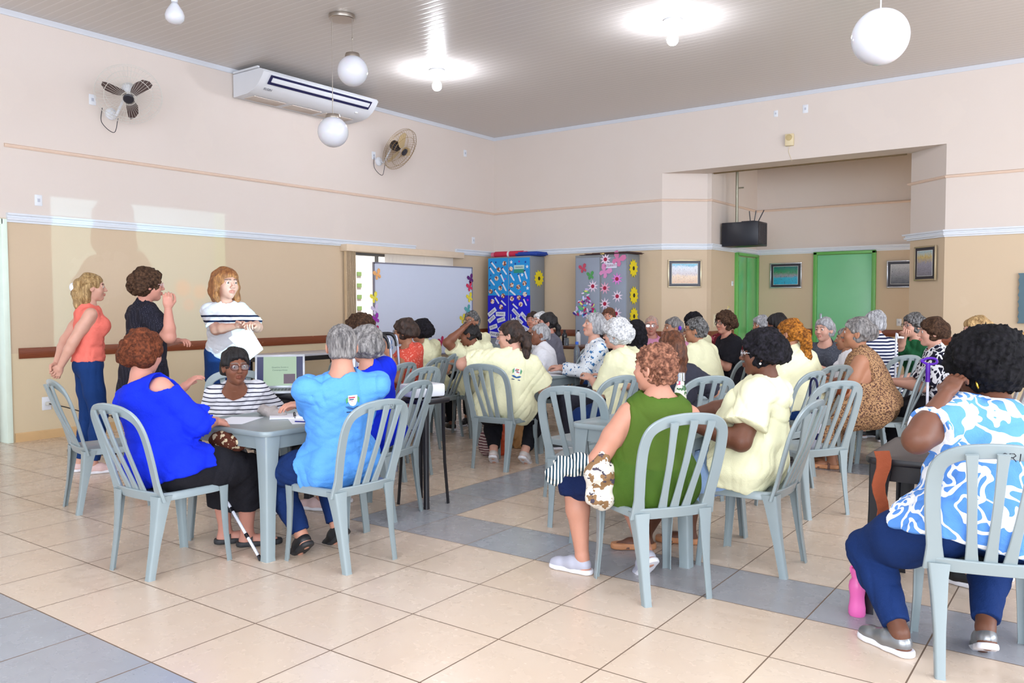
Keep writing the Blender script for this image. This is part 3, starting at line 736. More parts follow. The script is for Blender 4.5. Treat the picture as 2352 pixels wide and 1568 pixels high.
def shoe_mesh(kind, res=.005):
    """ankle above the origin, heel behind, toe towards +y, sole on z = 0; length 24 cm"""
    s = S(); o = S()
    s.cone((0, -.035, .045), (0, .03, .048), .036, .038, k=.03); s.cone((0, .03, .04), (0, .125, .032), .040, .030, k=.03); s.cone((0, .12, .028), (0, .150, .026), .034, .028, k=.02); s.cone((0, -.02, .05), (0, -.015, .085), .036, .034, k=.02, cut=1)
    s.plane((0, 0, .018), (0, 0, -1), .003); s.plane((0, 0, .088), (0, 0, 1), .003)
    o.cone((0, -.045, .012), (0, .02, .012), .040, .037, k=.02); o.cone((0, .02, .012), (0, .125, .012), .037, .040, k=.02); o.cone((0, .12, .012), (0, .145, .012), .040, .036, k=.01)
    o.plane((0, 0, .001), (0, 0, -1), .002); o.plane((0, 0, .026), (0, 0, 1), .002)
    return s.mesh(res, (-.07, -.11, -.01), (.07, .2, .12)), o.mesh(res, (-.07, -.11, -.02), (.07, .21, .06))
_SH = {}
PEOPLE = []
def person(label, pos, yaw, head, hy=None, hp=0, hr=0, hs=1.0, skin='light', kind='w', old=False, stand=False, group=None, H=1.0, w=1.0, belly=.0, bust=1.0,
           hairdo=('short', {}), hairm=None, top=None, bottom=None, shoes=None, glasses=None, rh=None, lh=None, rp=None, lp=None, rk=None, lk=None, feet=None, knees=None, twist=0, res=.009, curl=(.55, .55), hn=(None, None), seatz=.44, shw=1.0, detail=1, pel=None, tl=None):
    """pos: floor point under the pelvis; yaw: world angle the lap faces; head: world point of the head's centre; hands, feet in the body's own frame (x right, y ahead, z up)"""
    a = math.radians(yaw-90); root = thing('person', (pos[0], pos[1], 0), a, label, 'person', group); Rw = rotz(a)
    loc = lambda P: (np.asarray(P, float)-[pos[0], pos[1], 0])@Rw
    skc = lin(SK.get(skin, skin)); hc = loc(head); hyr = math.radians((hy if hy is not None else yaw)-yaw)
    Mh = rotz(hyr)@np.array([[1, 0, 0], [0, math.cos(math.radians(hp)), -math.sin(math.radians(hp))], [0, math.sin(math.radians(hp)), math.cos(math.radians(hp))]])@np.array([[math.cos(math.radians(hr)), 0, math.sin(math.radians(hr))], [0, 1, 0], [-math.sin(math.radians(hr)), 0, math.cos(math.radians(hr))]])
    P0 = V3(0, 0, .93*H) if stand else V3(0, -.03, seatz+.115*H)
    if pel is not None: P0 = V3(*pel)
    nb = hc+Mh@V3(0, -.030, -.135)*hs; nb = nb*[1, 1, 1]
    t = nb-P0; TL = np.linalg.norm(t); tu = t/TL; K = TL/(.46*H) if not stand else TL/.5
    tw = rotz(math.radians(twist)); sd = tw@V3(1, 0, 0); sd = nrm(sd-tu*(sd@tu)); fw = nrm(np.cross(tu, sd)); fw = -fw if fw@(tw@V3(0, 1, 0)) < 0 else fw
    s0 = V3(1, 0, 0); A1 = np.stack([sd, fw, tu], 1); f0 = nrm(np.cross(tu, s0)); f0 = -f0 if f0[1] < 0 else f0; A0 = np.stack([s0, f0, nrm(np.cross(s0, f0))], 1)
    shc = nb-tu*.078-fw*.010; sw = .150*shw*(1.12 if kind == 'm' else 1.0); hipw = .155*w
    SHR, SHL = shc+sd*sw-tu*.012, shc-sd*sw-tu*.012
    ua, fa = .275*H, .235*H
    rh_ = V3(*rh) if rh is not None else (V3(.16, .30, .66) if not stand else V3(.22, .02, .78)); lh_ = V3(*lh) if lh is not None else (V3(-.16, .30, .66) if not stand else V3(-.22, .02, .78))
    ER, WR = ik(SHR, rh_, ua, fa, rp if rp is not None else (.5, -.5, -1)); EL, WL = ik(SHL, lh_, ua, fa, lp if lp is not None else (-.5, -.5, -1))
    HR_, HL_ = P0+V3(.088*w, .0, -.02), P0+V3(-.088*w, .0, -.02)
    if feet is None: feet = ((.13, .40, .0), (-.13, .40, .0)) if not stand else ((.10, .0, 0), (-.10, .02, 0))
    ank = [V3(f[0], f[1]-.045, f[2]+.085) for f in feet]; kp = knees or (((.25, 1, .6), (-.25, 1, .6)) if not stand else ((0.1, 1, 0), (-.1, 1, 0)))
    th, shn = .415*H, .385*H
    if stand: th = shn = (P0[2]-.02-.085)/2*1.01
    KR, AR = ik(HR_, ank[0], th, shn, kp[0]); KL, AL = ik(HL_, ank[1], th, shn, kp[1])
    lo = np.minimum.reduce([P0, nb, SHR, SHL, ER, EL, WR, WL, KR, KL, AR, AL, hc])-.25; hi = np.maximum.reduce([P0, nb, SHR, SHL, ER, EL, WR, WL, KR, KL, AR, AL, hc])+.25; lo[2] = max(lo[2], -.03)
    def torso(s, g, f=1.0, low=True, up=True):
        bl = belly
        s.ell(P0+tu*.02+f0*.0, (hipw+g, .125*w+g, .125+g), A0, k=.05)
        s.ell(P0+tu*TL*.34+f0*(.012+.035*bl), (.138*w+.03*bl+g, .105*w+.05*bl+g, .16+g), A0, k=.06)
        s.ell(P0+tu*TL*.66+fw*.004, (.150*(.6+.4*w)*shw+g, .102*(.5+.5*w)+g, .17+g), A1, k=.06)
        s.cone(SHR-sd*.03-tu*.01, SHL+sd*.03-tu*.01, .050+g*.8, .050+g*.8, k=.05)
        s.cone(shc+tu*.0, nb+tu*.02, .070+g, .046+g*.5, k=.05)
        if kind == 'w' and bust: 
            for x in (-1, 1): s.ell(P0+tu*TL*.64+sd*x*.072+fw*(.075+.012*w)*1.0, (.066*w+g, .060*bust+g, .066+g), A1, k=.035)
    def arm(s, side, g, frac=2.0, gs=None):
        sh, e, wr = (SHR, ER, WR) if side > 0 else (SHL, EL, WL); r0, r1, r2, r3 = .050*(.4+.6*w), .045*(.4+.6*w), .043*(.5+.5*w), .027
        gs = gs if gs is not None else g
        if frac >= 2: s.chain([sh, sh+(e-sh)*.5, e], [r0+g, (r0+.001)+g, r1+g], k=.025); s.chain([e, e+(wr-e)*.3, wr], [r2+g, r2+g, r3+g*.8], k=.02)
        elif frac <= 1: s.cone(sh-nrm(e-sh)*.01, sh+(e-sh)*frac, r0+g+.004, (r0+(r1-r0)*frac)+gs, k=.035, cut=1)
        else: s.chain([sh, e], [r0+g, r1+g], k=.03); s.cone(e, e+(wr-e)*(frac-1), r2+g, r2+(r3-r2)*(frac-1)+gs, k=.02, cut=1)
    def leg(s, side, g, frac=1.0, gs=None, cut=1, rr=1.0):
        h, kn, an = (HR_, KR, AR) if side > 0 else (HL_, KL, AL); r0, r1, r2, r3 = .088*w*rr, .060*(.4+.6*w)*rr, .056*(.5+.5*w)*rr, .034
        gs = gs if gs is not None else g
        s.chain([h, h+(kn-h)*.5, kn], [r0+g, .078*w*rr+g, r1+g], k=.03)
        if frac: s.cone(kn, kn+(an-kn)*.35*min(1, frac/.35), r1+g, r2+g if frac >= .35 else r2+gs, k=.02, cut=cut if frac < .35 else None)
        if frac > .35: s.cone(kn+(an-kn)*.35, kn+(an-kn)*frac, r2+g, r2+(r3-r2)*(frac-.35)/.65+gs, k=.02, cut=cut)
    # body
    s = S(); torso(s, 0); arm(s, 1, 0); arm(s, -1, 0); leg(s, 1, 0, 1.0, cut=None); leg(s, -1, 0, 1.0, cut=None)
    s.cone(nb-tu*.03, hc+Mh@V3(0, -.022, -.055)*hs, .053 if kind == 'w' else .060, (.045 if kind == 'w' else .052)*hs, k=.03)
    fdir = [nrm(rotz(math.radians(-8))@V3(0, 1, 0)), nrm(rotz(math.radians(8))@V3(0, 1, 0))]
    fpitch = [f[3] if len(f) > 3 else 0 for f in feet]; Fm = []
    for i in (0, 1):
        A_, kn = ((AR, KR), (AL, KL))[i]; fy = feet[i][4] if len(feet[i]) > 4 else (-8, 8)[i]
        M = rotz(math.radians(fy)); pt = math.radians(fpitch[i]); M = M@np.array([[1, 0, 0], [0, math.cos(pt), -math.sin(pt)], [0, math.sin(pt), math.cos(pt)]]); Fm.append((M, A_-M@V3(0, -.02, .085)))
        O = Fm[i][1]; s.cone(A_, O+M@V3(0, -.035, .035), .034, .030, k=.02); s.cone(O+M@V3(0, -.03, .033), O+M@V3(0, .07, .034), .028, .030, k=.03); s.cone(O+M@V3(0, .06, .030), O+M@V3(0, .135, .022), .032, .020, k=.02)
    parts = []; V, Q = s.mesh(res, lo, hi); C = np.tile(np.array(skc), (len(V), 1)); parts.append((V, Q, C))
    hm, hq, hcol = head_parts(kind, skc, lin('2c201b') if not old else lin('6b625c'), old); parts.append(((hm*hs)@Mh.T+hc, hq, hcol))
    for i, (wr, e, left) in enumerate(((WR, ER, False), (WL, EL, True))):
        dirr = nrm(wr-e); up = V3(*hn[i]) if hn[i] is not None else V3(0, -.15, 1) if abs(dirr[2]) < .8 else V3((1 if i == 0 else -1)*.9, -.3, 0)
        Mx_ = basis_yz(dirr, up); hv, hq_ = hand(curl[i], left); parts.append((hv*(1.0*H)@Mx_.T+wr-dirr*.0, hq_, np.array(skc)))
    V, Q, C = join(parts); mesh('body', V, None, SKIN, root, 180, cols=C, quads=Q)
    # top
    if top:
        s = S(); g = top.get('g', .018)+.006; sl = top.get('sleeve', .6); torso(s, g)
        if top.get('flare'): s.cone(P0+tu*TL*.3, P0-V3(0, 0, top['flare'][1]), .13*w, top['flare'][0], k=.08)
        gl = .030+(bottom or {}).get('g', .012)+(.01 if (bottom or {}).get('kind') == 'skirt' else 0)
        if not stand and top.get('lap', 1):
            for h_, k_ in ((HR_, KR), (HL_, KL)): s.cone(h_, h_+(k_-h_)*.30*top.get('lap', 1), .088*w+gl, .086*w+gl, k=.05, cut=1)
        if sl > 0:
            arm(s, 1, g, sl, g+top.get('gs', .012)); arm(s, -1, g, sl, g+top.get('gs', .012))
        hem = top.get('hem', .07)
        s.plane(P0-tu*hem if not stand else P0-V3(0, 0, hem), -(tu if not stand else V3(0, 0, 1)), .006)
        nr, nd = top.get('neck', (.062, .02)); s.sub('ell', nb+tu*(.02-top.get('nz', .0))+fw*nd, (nr*1.15, nr, .075), A1, k=.008)
        if sl <= 0:
            cx = top.get('arm', .155)*shw
            for x in (-1, 1): s.sub('ell', shc+sd*x*(cx+.05)-tu*.06, (.055, .12, .14), A1, k=.012)
        if top.get('slit'):
            for x, q in ((1, SHR), (-1, SHL)): s.sub('ell', q+sd*x*.035+tu*.02, (.075, .075, .062), A1, k=.01)
        s.disp(wob(20, top.get('fold', .006)*.7, len(PEOPLE)+3)); s.disp(creases(30, top.get('cr', .0075), len(PEOPLE)+9)); s.disp(creases(58, .0035, len(PEOPLE)+29))
        V, Q = s.mesh(top.get('res', res), lo-.05, hi+.05); mesh(top.get('name', 't_shirt'), V, None, top['m'], root, 180, quads=Q, label=top.get('label'))
        TOPM = s
    else: TOPM = None
    if bottom:
        s = S(); g = bottom.get('g', .012)+.004; k_ = bottom.get('kind', 'trousers')
        gg = min(g, .006); s.ell(P0+tu*.0, (hipw+gg, .125*w+gg, .115+gg), A0, k=.05); s.ell(P0+tu*TL*.2+f0*.02*belly, (.134*w+gg, .108*w+gg, .09), A0, k=.05)
        s.plane(P0+tu*bottom.get('waist', .07), tu, .006)
        if k_ == 'trousers':
            for x in (1, -1): leg(s, x, g, bottom.get('len', .95), bottom.get('gs', g), rr=bottom.get('rr', 1.0))
        else:
            L_ = bottom.get('len', .6)
            for x in (1, -1): leg(s, x, g+.01, L_, g+.02)
            if not stand: s.cone((HR_+HL_)/2+V3(0, .05, .0), (KR+KL)/2, .085*w+g, .075+g, k=.08); s.cone((KR+KL)/2, ((KR+(AR-KR)*L_)+(KL+(AL-KL)*L_))/2, .07+g, .08+g, k=.06, cut=1)
            else: s.cone(P0, P0-V3(0, 0, .5*L_+.25), .15*w, .21*w, k=.06, cut=1)
        s.disp(wob(24, .003, len(PEOPLE)+5)); s.disp(creases(48, .0045, len(PEOPLE)+41))
        V, Q = s.mesh(res, lo-.05, hi+.05); mesh(bottom.get('name', k_), V, None, bottom['m'], root, 180, quads=Q, label=bottom.get('label'))
    if hairdo:
        V, Q = hair(hairdo[0], hairdo[1], .0055 if detail else .0075); h = mesh(hairdo[1].get('name', 'hair') if hairdo[1] else 'hair', (V*hs)@Mh.T+hc, None, hairm, root, 180, quads=Q)
        if hairdo[1].get('tie'):
            m_, tp = hairdo[1]['tie'], hairdo[1].get('tp', (0, -.118, .012)); b = MB(); b.ball(tp, np.array([.026, .018, .026])*hairdo[1].get('ts', 1), 12, 8); V = np.concatenate(b.v); mesh(hairdo[1].get('tname', 'hair_tie'), (V*hs)@Mh.T+hc, b.f, m_, root)
    if shoes:
        sk = shoes.get('kind', 'shoe')
        if 'sh' not in _SH: _SH['sh'] = shoe_mesh('shoe')
        (sv, sq), (ov, oq) = _SH['sh']
        for M, O in Fm:
            if sk == 'shoe': o = mesh('shoe', sv@M.T+O, None, shoes['m'], root, 180, quads=sq); mesh('sole', ov@M.T+O, None, shoes.get('sole', shoes['m']), o, 180, quads=oq)
            else:
                o = mesh('sandal', (ov*[1, 1, shoes.get('th', 1)])@M.T+O, None, shoes['sole'], root, 180, quads=oq)
                b = MB()
                for yy_, zz, rr_ in shoes.get('straps', ((.085, .03, .037), (.0, .06, .040))):
                    a_ = np.linspace(-.15, math.pi+.15, 12); b.ribbon(np.c_[rr_*np.cos(a_), np.full(12, yy_), .012+(zz)*np.sin(a_)], (0, 1, 0), .022, .005)
                V = np.concatenate(b.v); mesh('strap', V@M.T+O, b.f, shoes['m'], o)
    if glasses:
        b = MB(); hw, hh = glasses.get('w', .024), glasses.get('h', .018)
        for x in (-1, 1):
            th_ = np.linspace(0, 2*math.pi, 21); e = .75
            pts = np.c_[x*.033+hw*np.sign(np.cos(th_))*np.abs(np.cos(th_))**e, .098-.010*np.abs(hw*np.cos(th_)/.02)*0-.0*th_, .002+hh*np.sign(np.sin(th_))*np.abs(np.sin(th_))**e]; b.tube(pts, glasses.get('r', .0019), 6, cap=False)
            b.tube([(x*.056, .096, .006), (x*.074, .07, .006), (x*.084, .0, .004), (x*.082, -.012, -.006)], glasses.get('r', .0019), 6)
        b.tube([(-.010, .100, .006), (0, .103, .009), (.010, .100, .006)], .0018, 6)
        V = np.concatenate(b.v); o = mesh('glasses', (V*hs)@Mh.T+hc, b.f, glasses['m'], root)
        b = MB()
        for x in (-1, 1): th_ = np.linspace(0, 2*math.pi, 20, endpoint=False); b.poly(np.c_[x*.033+hw*np.cos(th_), .002+hh*np.sin(th_)], 0, .001)
        V = np.concatenate(b.v)[:, [0, 2, 1]]+[0, .0975, 0]; mesh('lens', (V*hs)@Mh.T+hc, b.f, LENS, o, smooth=0)
    PEOPLE.append(root)
    info = dict(root=root, WR=WR, WL=WL, ER=ER, EL=EL, Rw=Rw, pos=np.array([pos[0], pos[1], 0.]), Mh=Mh, hc=hc, nb=nb, shc=shc, sd=sd, fw=fw, tu=tu, P0=P0, TL=TL, top=TOPM, hs=hs, K=(KR, KL))
    info['world'] = lambda p: np.asarray(p)@Rw.T+info['pos']
    return info
k = NT('lens_glass'); tb = k.n('BsdfTransparent'); gb = k.n('BsdfGlossy'); gb.inputs['Roughness'].default_value = .05; mx = k.n('MixShader'); mx.inputs[0].default_value = .10
k.l(tb.outputs[0], mx.inputs[1]); k.l(gb.outputs[0], mx.inputs[2]); k.l(mx.outputs[0], k.out.inputs[0]); LENS = k.m
# ---------------------------------------------------------------- clothes
def stripes(c2, freq, wd=.5, z0=None, z1=None, ax=2):
    def f(k, base):
        s = k.n('SeparateXYZ'); k.l(k.coord(), s.inputs[0]); z = k.math('ADD', s.outputs[ax], k.math('MULTIPLY', k.noise(5, 2), .02))
        m = k.math('GREATER_THAN', k.math('FRACT', k.math('MULTIPLY', z, freq)), wd)
        if z0 is not None: m = k.math('MULTIPLY', m, k.math('MULTIPLY', k.math('GREATER_THAN', s.outputs[2], z0), k.math('LESS_THAN', s.outputs[2], z1)))
        return k.mix(m, base, lin(c2))
    return f
def contours(c2, scale, width, n=2, c3=None, seed=0):
    def f(k, base):
        r = None
        for i in range(n):
            q = k.noise(scale*(1+.35*i), 1, k.coord(scale=(1+.1*i+seed*.13, 1.2, 1))); m = k.math('LESS_THAN', k.math('ABSOLUTE', k.math('SUBTRACT', q, .5)), width)
            r = m if r is None else k.math('MAXIMUM', r, m)
        return k.mix(r, base, lin(c2))
    return f
def spots(cols, scale, lo=.0, warp=None):
    def f(k, base):
        c = base
        for i, (c2, th) in enumerate(cols):
            c = k.mix(k.math('GREATER_THAN', k.noise(scale*(1+.3*i), 3, k.coord(scale=(1, 1+.2*i, 1.1+.1*i))), th), c, lin(c2))
        return c
    return f
def dots(c2, freq):
    def f(k, base):
        v = k.n('TexVoronoi', feature='F1'); v.inputs['Scale'].default_value = freq; v.inputs['Randomness'].default_value = .1; k.l(k.coord(), v.inputs['Vector'])
        return k.mix(k.math('LESS_THAN', v.outputs[0], .22), base, lin(c2))
    return f
YEL = cloth('pale_yellow_cotton', 'efecc6'); ROYAL = cloth('royal_blue_jersey', '0f2bd0'); SKY = cloth('sky_blue_sport_jersey', '5b9ee8', .55)
WHT = cloth('white_cotton', 'eeeef4'); BLK = cloth('black_cloth', '1b1a20'); BLKD = cloth('black_dotted_knit', '1e1d28', pat=dots('565667', 85))
CORAL = cloth('coral_knit', 'f27a6c'); LACE = cloth('orange_red_lace', 'dd5646', pat=spots([('f0a090', .60)], 60)); GREYT = cloth('grey_cotton', '6d6c78')
JEAN = cloth('blue_denim', '17376f'); JEAND = cloth('dark_denim', '132c5e'); LJEAN = cloth('light_blue_denim', '9dbbe6'); NAVY = cloth('navy_jersey', '14244f')
STRP = cloth('white_and_navy_striped_cotton', 'e9e9f0', pat=stripes('2f3043', 34, .74)); STRP2 = cloth('navy_and_white_striped_knit', '20284c', pat=stripes('e8e8ee', 30, .5))
TEE3 = cloth('white_striped_tee', 'ebeef6', pat=lambda k, b: stripes('15203f', 21, .62, 1.245, 1.335)(k, b))
FLOR = cloth('blue_floral_print', 'e9eef4', pat=spots([('3f78b0', .60), ('28415f', .66)], 26)); LEOP = cloth('leopard_print', 'b48c66', pat=spots([('6b4a3d', .54), ('2e211e', .60)], 75))
SWIRL = cloth('blue_and_white_swirl_print', '5b92de', pat=contours('f3f5fa', 7, .028, 2)); BWP = cloth('black_and_white_print', '1a1a2c', pat=contours('eef0f4', 9, .045, 2, seed=3))
PINKT = cloth('pink_cotton', 'd18fae'); DGREEN = cloth('dark_green_cotton', '1f5a37'); DGREY = cloth('charcoal_cotton', '34343f'); SLATE = cloth('slate_grey_blouse', '4a4e59', pat=dots('737783', 60))
OLIVE = cloth('olive_green_chiffon', '4d6d23', .7)
_k = [m for m in (OLIVE,)][0]; _t = _k.node_tree; _b = _t.nodes['Principled BSDF']; _tr = _t.nodes.new('ShaderNodeBsdfTransparent'); _tr.inputs[0].default_value = (.75, .85, .55, 1); _mx = _t.nodes.new('ShaderNodeMixShader'); _mx.inputs[0].default_value = .22
_t.links.new(_b.outputs[0], _mx.inputs[1]); _t.links.new(_tr.outputs[0], _mx.inputs[2]); _t.links.new(_mx.outputs[0], _t.nodes['Material Output'].inputs[0])
def HM(a, b, curly=False): return hair_mat('hair_'+a, a, b, curly=curly)
H_RED = HM('4d281a', '7a4128', True); H_BRN = HM('33231b', '5c4230', True); H_DBRN = HM('241915', '4a3329'); H_AUB = HM('4a2a1c', '7b4a30'); H_BLO = HM('8d6a3e', 'd0ae7a'); H_STR = HM('8a5430', 'c4854e')
H_BLK = HM('0d0b0d', '25222a', True); H_BLKS = HM('100e10', '2c2728'); H_GRY = HM('8d8c90', 'd2d1d4'); H_GRYD = HM('5a5657', 'a8a3a0'); H_WHT = HM('b9b8ba', 'f0eff0', True); H_AFR = HM('09080a', '17151a', True); H_SALT = HM('3a3735', '8c8a8a', True); H_ORG = HM('6b3e1c', 'c8802f', True); H_CRL = HM('5d3a2e', 'a8745c', True)
GBLK = mat('black_spectacle_frame', '1c1614', .25); GGOLD = mat('gold_spectacle_frame', 'c9a46a', .25, .8); GSIL = mat('silver_spectacle_frame', 'c6c8d0', .25, .8); GTORT = mat('tortoise_frame', '5a2f22', .25); GPINK = mat('pale_pink_frame', 'd9b3b8', .3)
SHW = dict(m=mat('pale_pink_knit_shoe', 'e3c3c0', .7), sole=mat('white_rubber', 'eceaf0', .5)); SHK = dict(m=mat('black_shoe', '1b1b1f', .5), sole=mat('black_rubber', '2a2a2d', .6)); SHG = dict(m=mat('grey_runner_mesh', 'b4b4c2', .6), sole=mat('white_rubber', 'eceaf0', .5)); SHS = dict(m=mat('pewter_leather', '8b8c8e', .3, .6), sole=mat('white_rubber', 'eceaf0', .5))
SDK = dict(kind='sandal', m=mat('black_strap', '1c1a1d', .5), sole=mat('black_rubber', '2a2a2d', .6), th=1.2); SDB = dict(kind='sandal', m=mat('brown_strap', '6a4436', .5), sole=mat('tan_rubber', 'c98a5f', .6), th=1.4); SHCHK = dict(m=mat('checked_shoe', 'cfc5c0', .6), sole=mat('white_rubber', 'eceaf0', .5)); SHBK = dict(m=mat('black_shoe', '1b1b1f', .5), sole=mat('white_rubber', 'eceaf0', .5))
def away(x): return 126.083-math.degrees(math.atan((x-PW/2)/FPX))
GA = 'people listening at the tables'
def P(label, hx, hy_, dep, k, body=None, pos=None, lean=.08, ch=None, chk='grey', gp=GA, **kw):
    """a seated person: head seen at pixel (hx, hy_) dep metres ahead; k, body: facing against the line of sight (0 away, 90 left, 180 to us)"""
    h = at(hx, hy_, dep); by = away(hx)+(k if body is None else body)
    if pos is None: a = math.radians(by); pos = (h[0]-math.cos(a)*lean, h[1]-math.sin(a)*lean)
    for q in ('rh', 'lh'):
        v = kw.get(q)
        if v is not None and v[0] == 'w': kw[q] = tuple((np.asarray(v[1])-[pos[0], pos[1], 0])@rotz(math.radians(by-90)))
    i = person(label, pos, by, h, hy=away(hx)+k, group=gp, **kw)
    if ch: 
        o = ch if isinstance(ch, tuple) else (ch, 0, 0)
        chair(pos[0]+o[1], pos[1]+o[2], by+(o[3] if len(o) > 3 else 0), o[0], chk)
    return i
def stamp(i, polys, cx=0.0, dz=-.10, back=True, size=1.0, name='crest_print'):
    """flat marks laid onto the cloth between the shoulders: polys = [(material, [(x, y), ...])]"""
    s = i['top']; d = i['fw'] if back else -i['fw']; o0 = i['shc']+i['tu']*(dz)
    sx = i['sd'] if back else -i['sd']
    root_o = None
    for n_, (m, pts) in enumerate(polys):
        V = []
        P2 = np.array(pts, float)*size; c = P2.mean(0); pts2 = list(P2)
        for x, y in pts2:
            p = o0+sx*(cx+x)+i['tu']*y-d*.45; t = 0
            for _ in range(60):
                q = float(s.eval(np.array([[p+d*t]], F32).reshape(1, 3))[0]); t += max(q, .0004)*.9
                if q < .0008: break
            V.append(p+d*(t-.0035-.0003*n_))
        o = mesh(name if n_ == 0 else name+'_mark', V, [list(range(len(V)))], m, root_o if root_o else i['root'], smooth=0)
        if n_ == 0: root_o = o
R_, G_, B_, W_, K_ = mat('print_red', 'b03048', .8), mat('print_green', '4f9a6a', .8), mat('print_blue', '2b5f9e', .8), mat('print_white', 'e6e8ea', .8), mat('print_navy', '1d2f5c', .8)
def rect(x, y, w, h): return [(x-w/2, y-h/2), (x+w/2, y-h/2), (x+w/2, y+h/2), (x-w/2, y+h/2)]
CREST = [(W_, [(-.022, .02), (.022, .02), (.022, -.008), (.012, -.026), (0, -.03), (-.012, -.026), (-.022, -.008)]), (R_, rect(-.004, .010, .030, .006)), (K_, rect(-.006, .001, .022, .005)), (R_, rect(.004, -.008, .020, .006)), (G_, [(.022, .016), (.034, .004), (.030, -.020), (.022, -.010)]), (G_, [(-.022, .016), (-.034, .004), (-.030, -.020), (-.022, -.010)]), (B_, [(-.036, -.034), (-.02, -.030), (0, -.038), (.02, -.030), (.036, -.034), (.02, -.044), (0, -.047), (-.02, -.044)]), (K_, rect(0, -.058, .06, .005))]
# ---------------------------------------------------------------- the three standing speakers
gs = 'women standing by the left wall'
def stander(label, hx, hy_, dep, k, body, **kw):
    h = at(hx, hy_, dep); by = away(hx)+body; a = math.radians(by); pos = (h[0]-math.cos(a)*.05, h[1]-math.sin(a)*.05)
    for q in ('rh', 'lh'):
        v = kw.get(q)
        if v is not None and v[0] == 'w': kw[q] = tuple((np.asarray(v[1])-[pos[0], pos[1], 0])@rotz(math.radians(by-90)))
    return person(label, pos, by, h, hy=away(hx)+k, group=gs, stand=True, **kw)
S1 = stander('blonde woman standing in coral sleeveless top and jeans, hands behind her back', 212, 660, 7.0, -88, -80, skin='fair', hs=.98, H=.98, w=.92, bust=1.0,
    hairdo=('half', {'t': .010, 'len': -.20, 'tie': WHT, 'tp': (0, -.150, .0), 'ts': 1.5, 'tname': 'hair_clip', 'curl': .3}), hairm=H_BLO, top=dict(m=CORAL, sleeve=0, hem=-.03, name='sleeveless_top', g=.012), bottom=dict(m=JEAN, len=.93, waist=.12, g=.008, name='jeans'),
    shoes=SHW, rh=(.05, -.22, .90), lh=(-.04, -.23, .93), rp=(1, -.8, -.2), lp=(-1, -.8, -.2), feet=((.09, .05, 0, 0, -4), (-.09, -.02, 0, 0, 4)), curl=(.9, .9))
S2 = stander('woman standing in black dotted dress with short curly brown hair, hand at chin', 340, 655, 6.7, -78, -72, skin='pink', hs=1.08, H=1.0, w=1.15, belly=.2,
    hairdo=('curly', {'t': .011, 'curl': 1.2, 'len': -.095}), hairm=H_BRN, glasses=dict(m=GPINK), top=dict(m=BLKD, sleeve=.8, hem=.12, name='dress_bodice', gs=.02), bottom=dict(m=BLKD, kind='skirt', len=.32, waist=.16, name='dress_skirt', g=.03),
    shoes=SHK, rh=('w', at(386, 706, 6.45)), rp=(.5, .3, -1), lh=(.06, .24, 1.12), lp=(-.4, .2, -1), curl=(1.0, .8))
S3 = stander('woman standing with reddish blonde hair, white tee with two dark stripes, holding papers', 520, 651, 7.7, -152, -176, skin='fair', hs=1.22, H=1.06, w=1.10, belly=.15, bust=1.05, shw=.92,
    hairdo=('long', {'t': .010, 'len': -.15, 'curl': .3}), hairm=H_STR, top=dict(m=TEE3, sleeve=.85, hem=.13, gs=.016, g=.016, res=.007, name='t_shirt'), bottom=dict(m=JEAN, len=.95, name='jeans'),
    shoes=SHK, rh=('w', at(545, 748, 7.40)), lh=('w', at(577, 745, 7.42)), rp=(1, -.3, -.9), lp=(-1, -.3, -.9), curl=(.8, .9), hn=((.3, -1, .2), (-.3, -1, .2)))
# ---------------------------------------------------------------- left foreground table
i = P('woman from behind in royal blue cold shoulder blouse with auburn curls', 330, 812, 4.56, -38, pos=(5.00, -9.50), body=-52, skin='pink', w=1.22, belly=.25, hs=1.0, detail=1, res=.007,
    hairdo=('curly', {'t': .013, 'curl': 1.0, 'len': -.085, 'cf': 62}), hairm=H_RED, top=dict(m=ROYAL, sleeve=1.05, slit=True, gs=.035, hem=.10, g=.016, neck=(.085, -.01), name='blouse', fold=.008, cr=.005), bottom=dict(m=BLK, kind='skirt', len=.60, name='skirt'),
    shoes=SDK, rh=('w', at(492, 968, 4.72)), rp=(1, -.2, -.8), lh=('w', at(418, 893, 4.95)), lp=(-.6, .2, -1), feet=((.13, .46, 0, 0, -45), (-.03, .44, 0, 0, -40)), curl=(.7, .5), knees=((.3, 1, .8), (.1, 1, .8)))
chair(5.01, -9.51, 92, 'grey plastic chair under the woman in royal blue blouse')
P('elderly woman in white and navy striped top with tortoise glasses facing us', 541, 842, 5.72, -164, pos=(4.03, -8.34), body=-178, skin='brown', old=True, hs=1.04, H=.95, w=.98, res=.007, pel=(0, -.02, .50),
    hairdo=('short', {'t': .014, 'len': -.07}), hairm=H_BLKS, glasses=dict(m=GTORT, w=.026, h=.019, r=.0024), top=dict(m=STRP, sleeve=.85, neck=(.088, .045), gs=.015, name='striped_top'), bottom=dict(m=DGREY, len=.9), shoes=SHBK,
    rh=(.08, .24, .60), lh=(-.08, .26, .60), feet=((.12, .42, 0), (-.14, .45, 0)))
chair(4.0, -8.33, -30, 'grey plastic chair behind the elderly woman in the striped top')
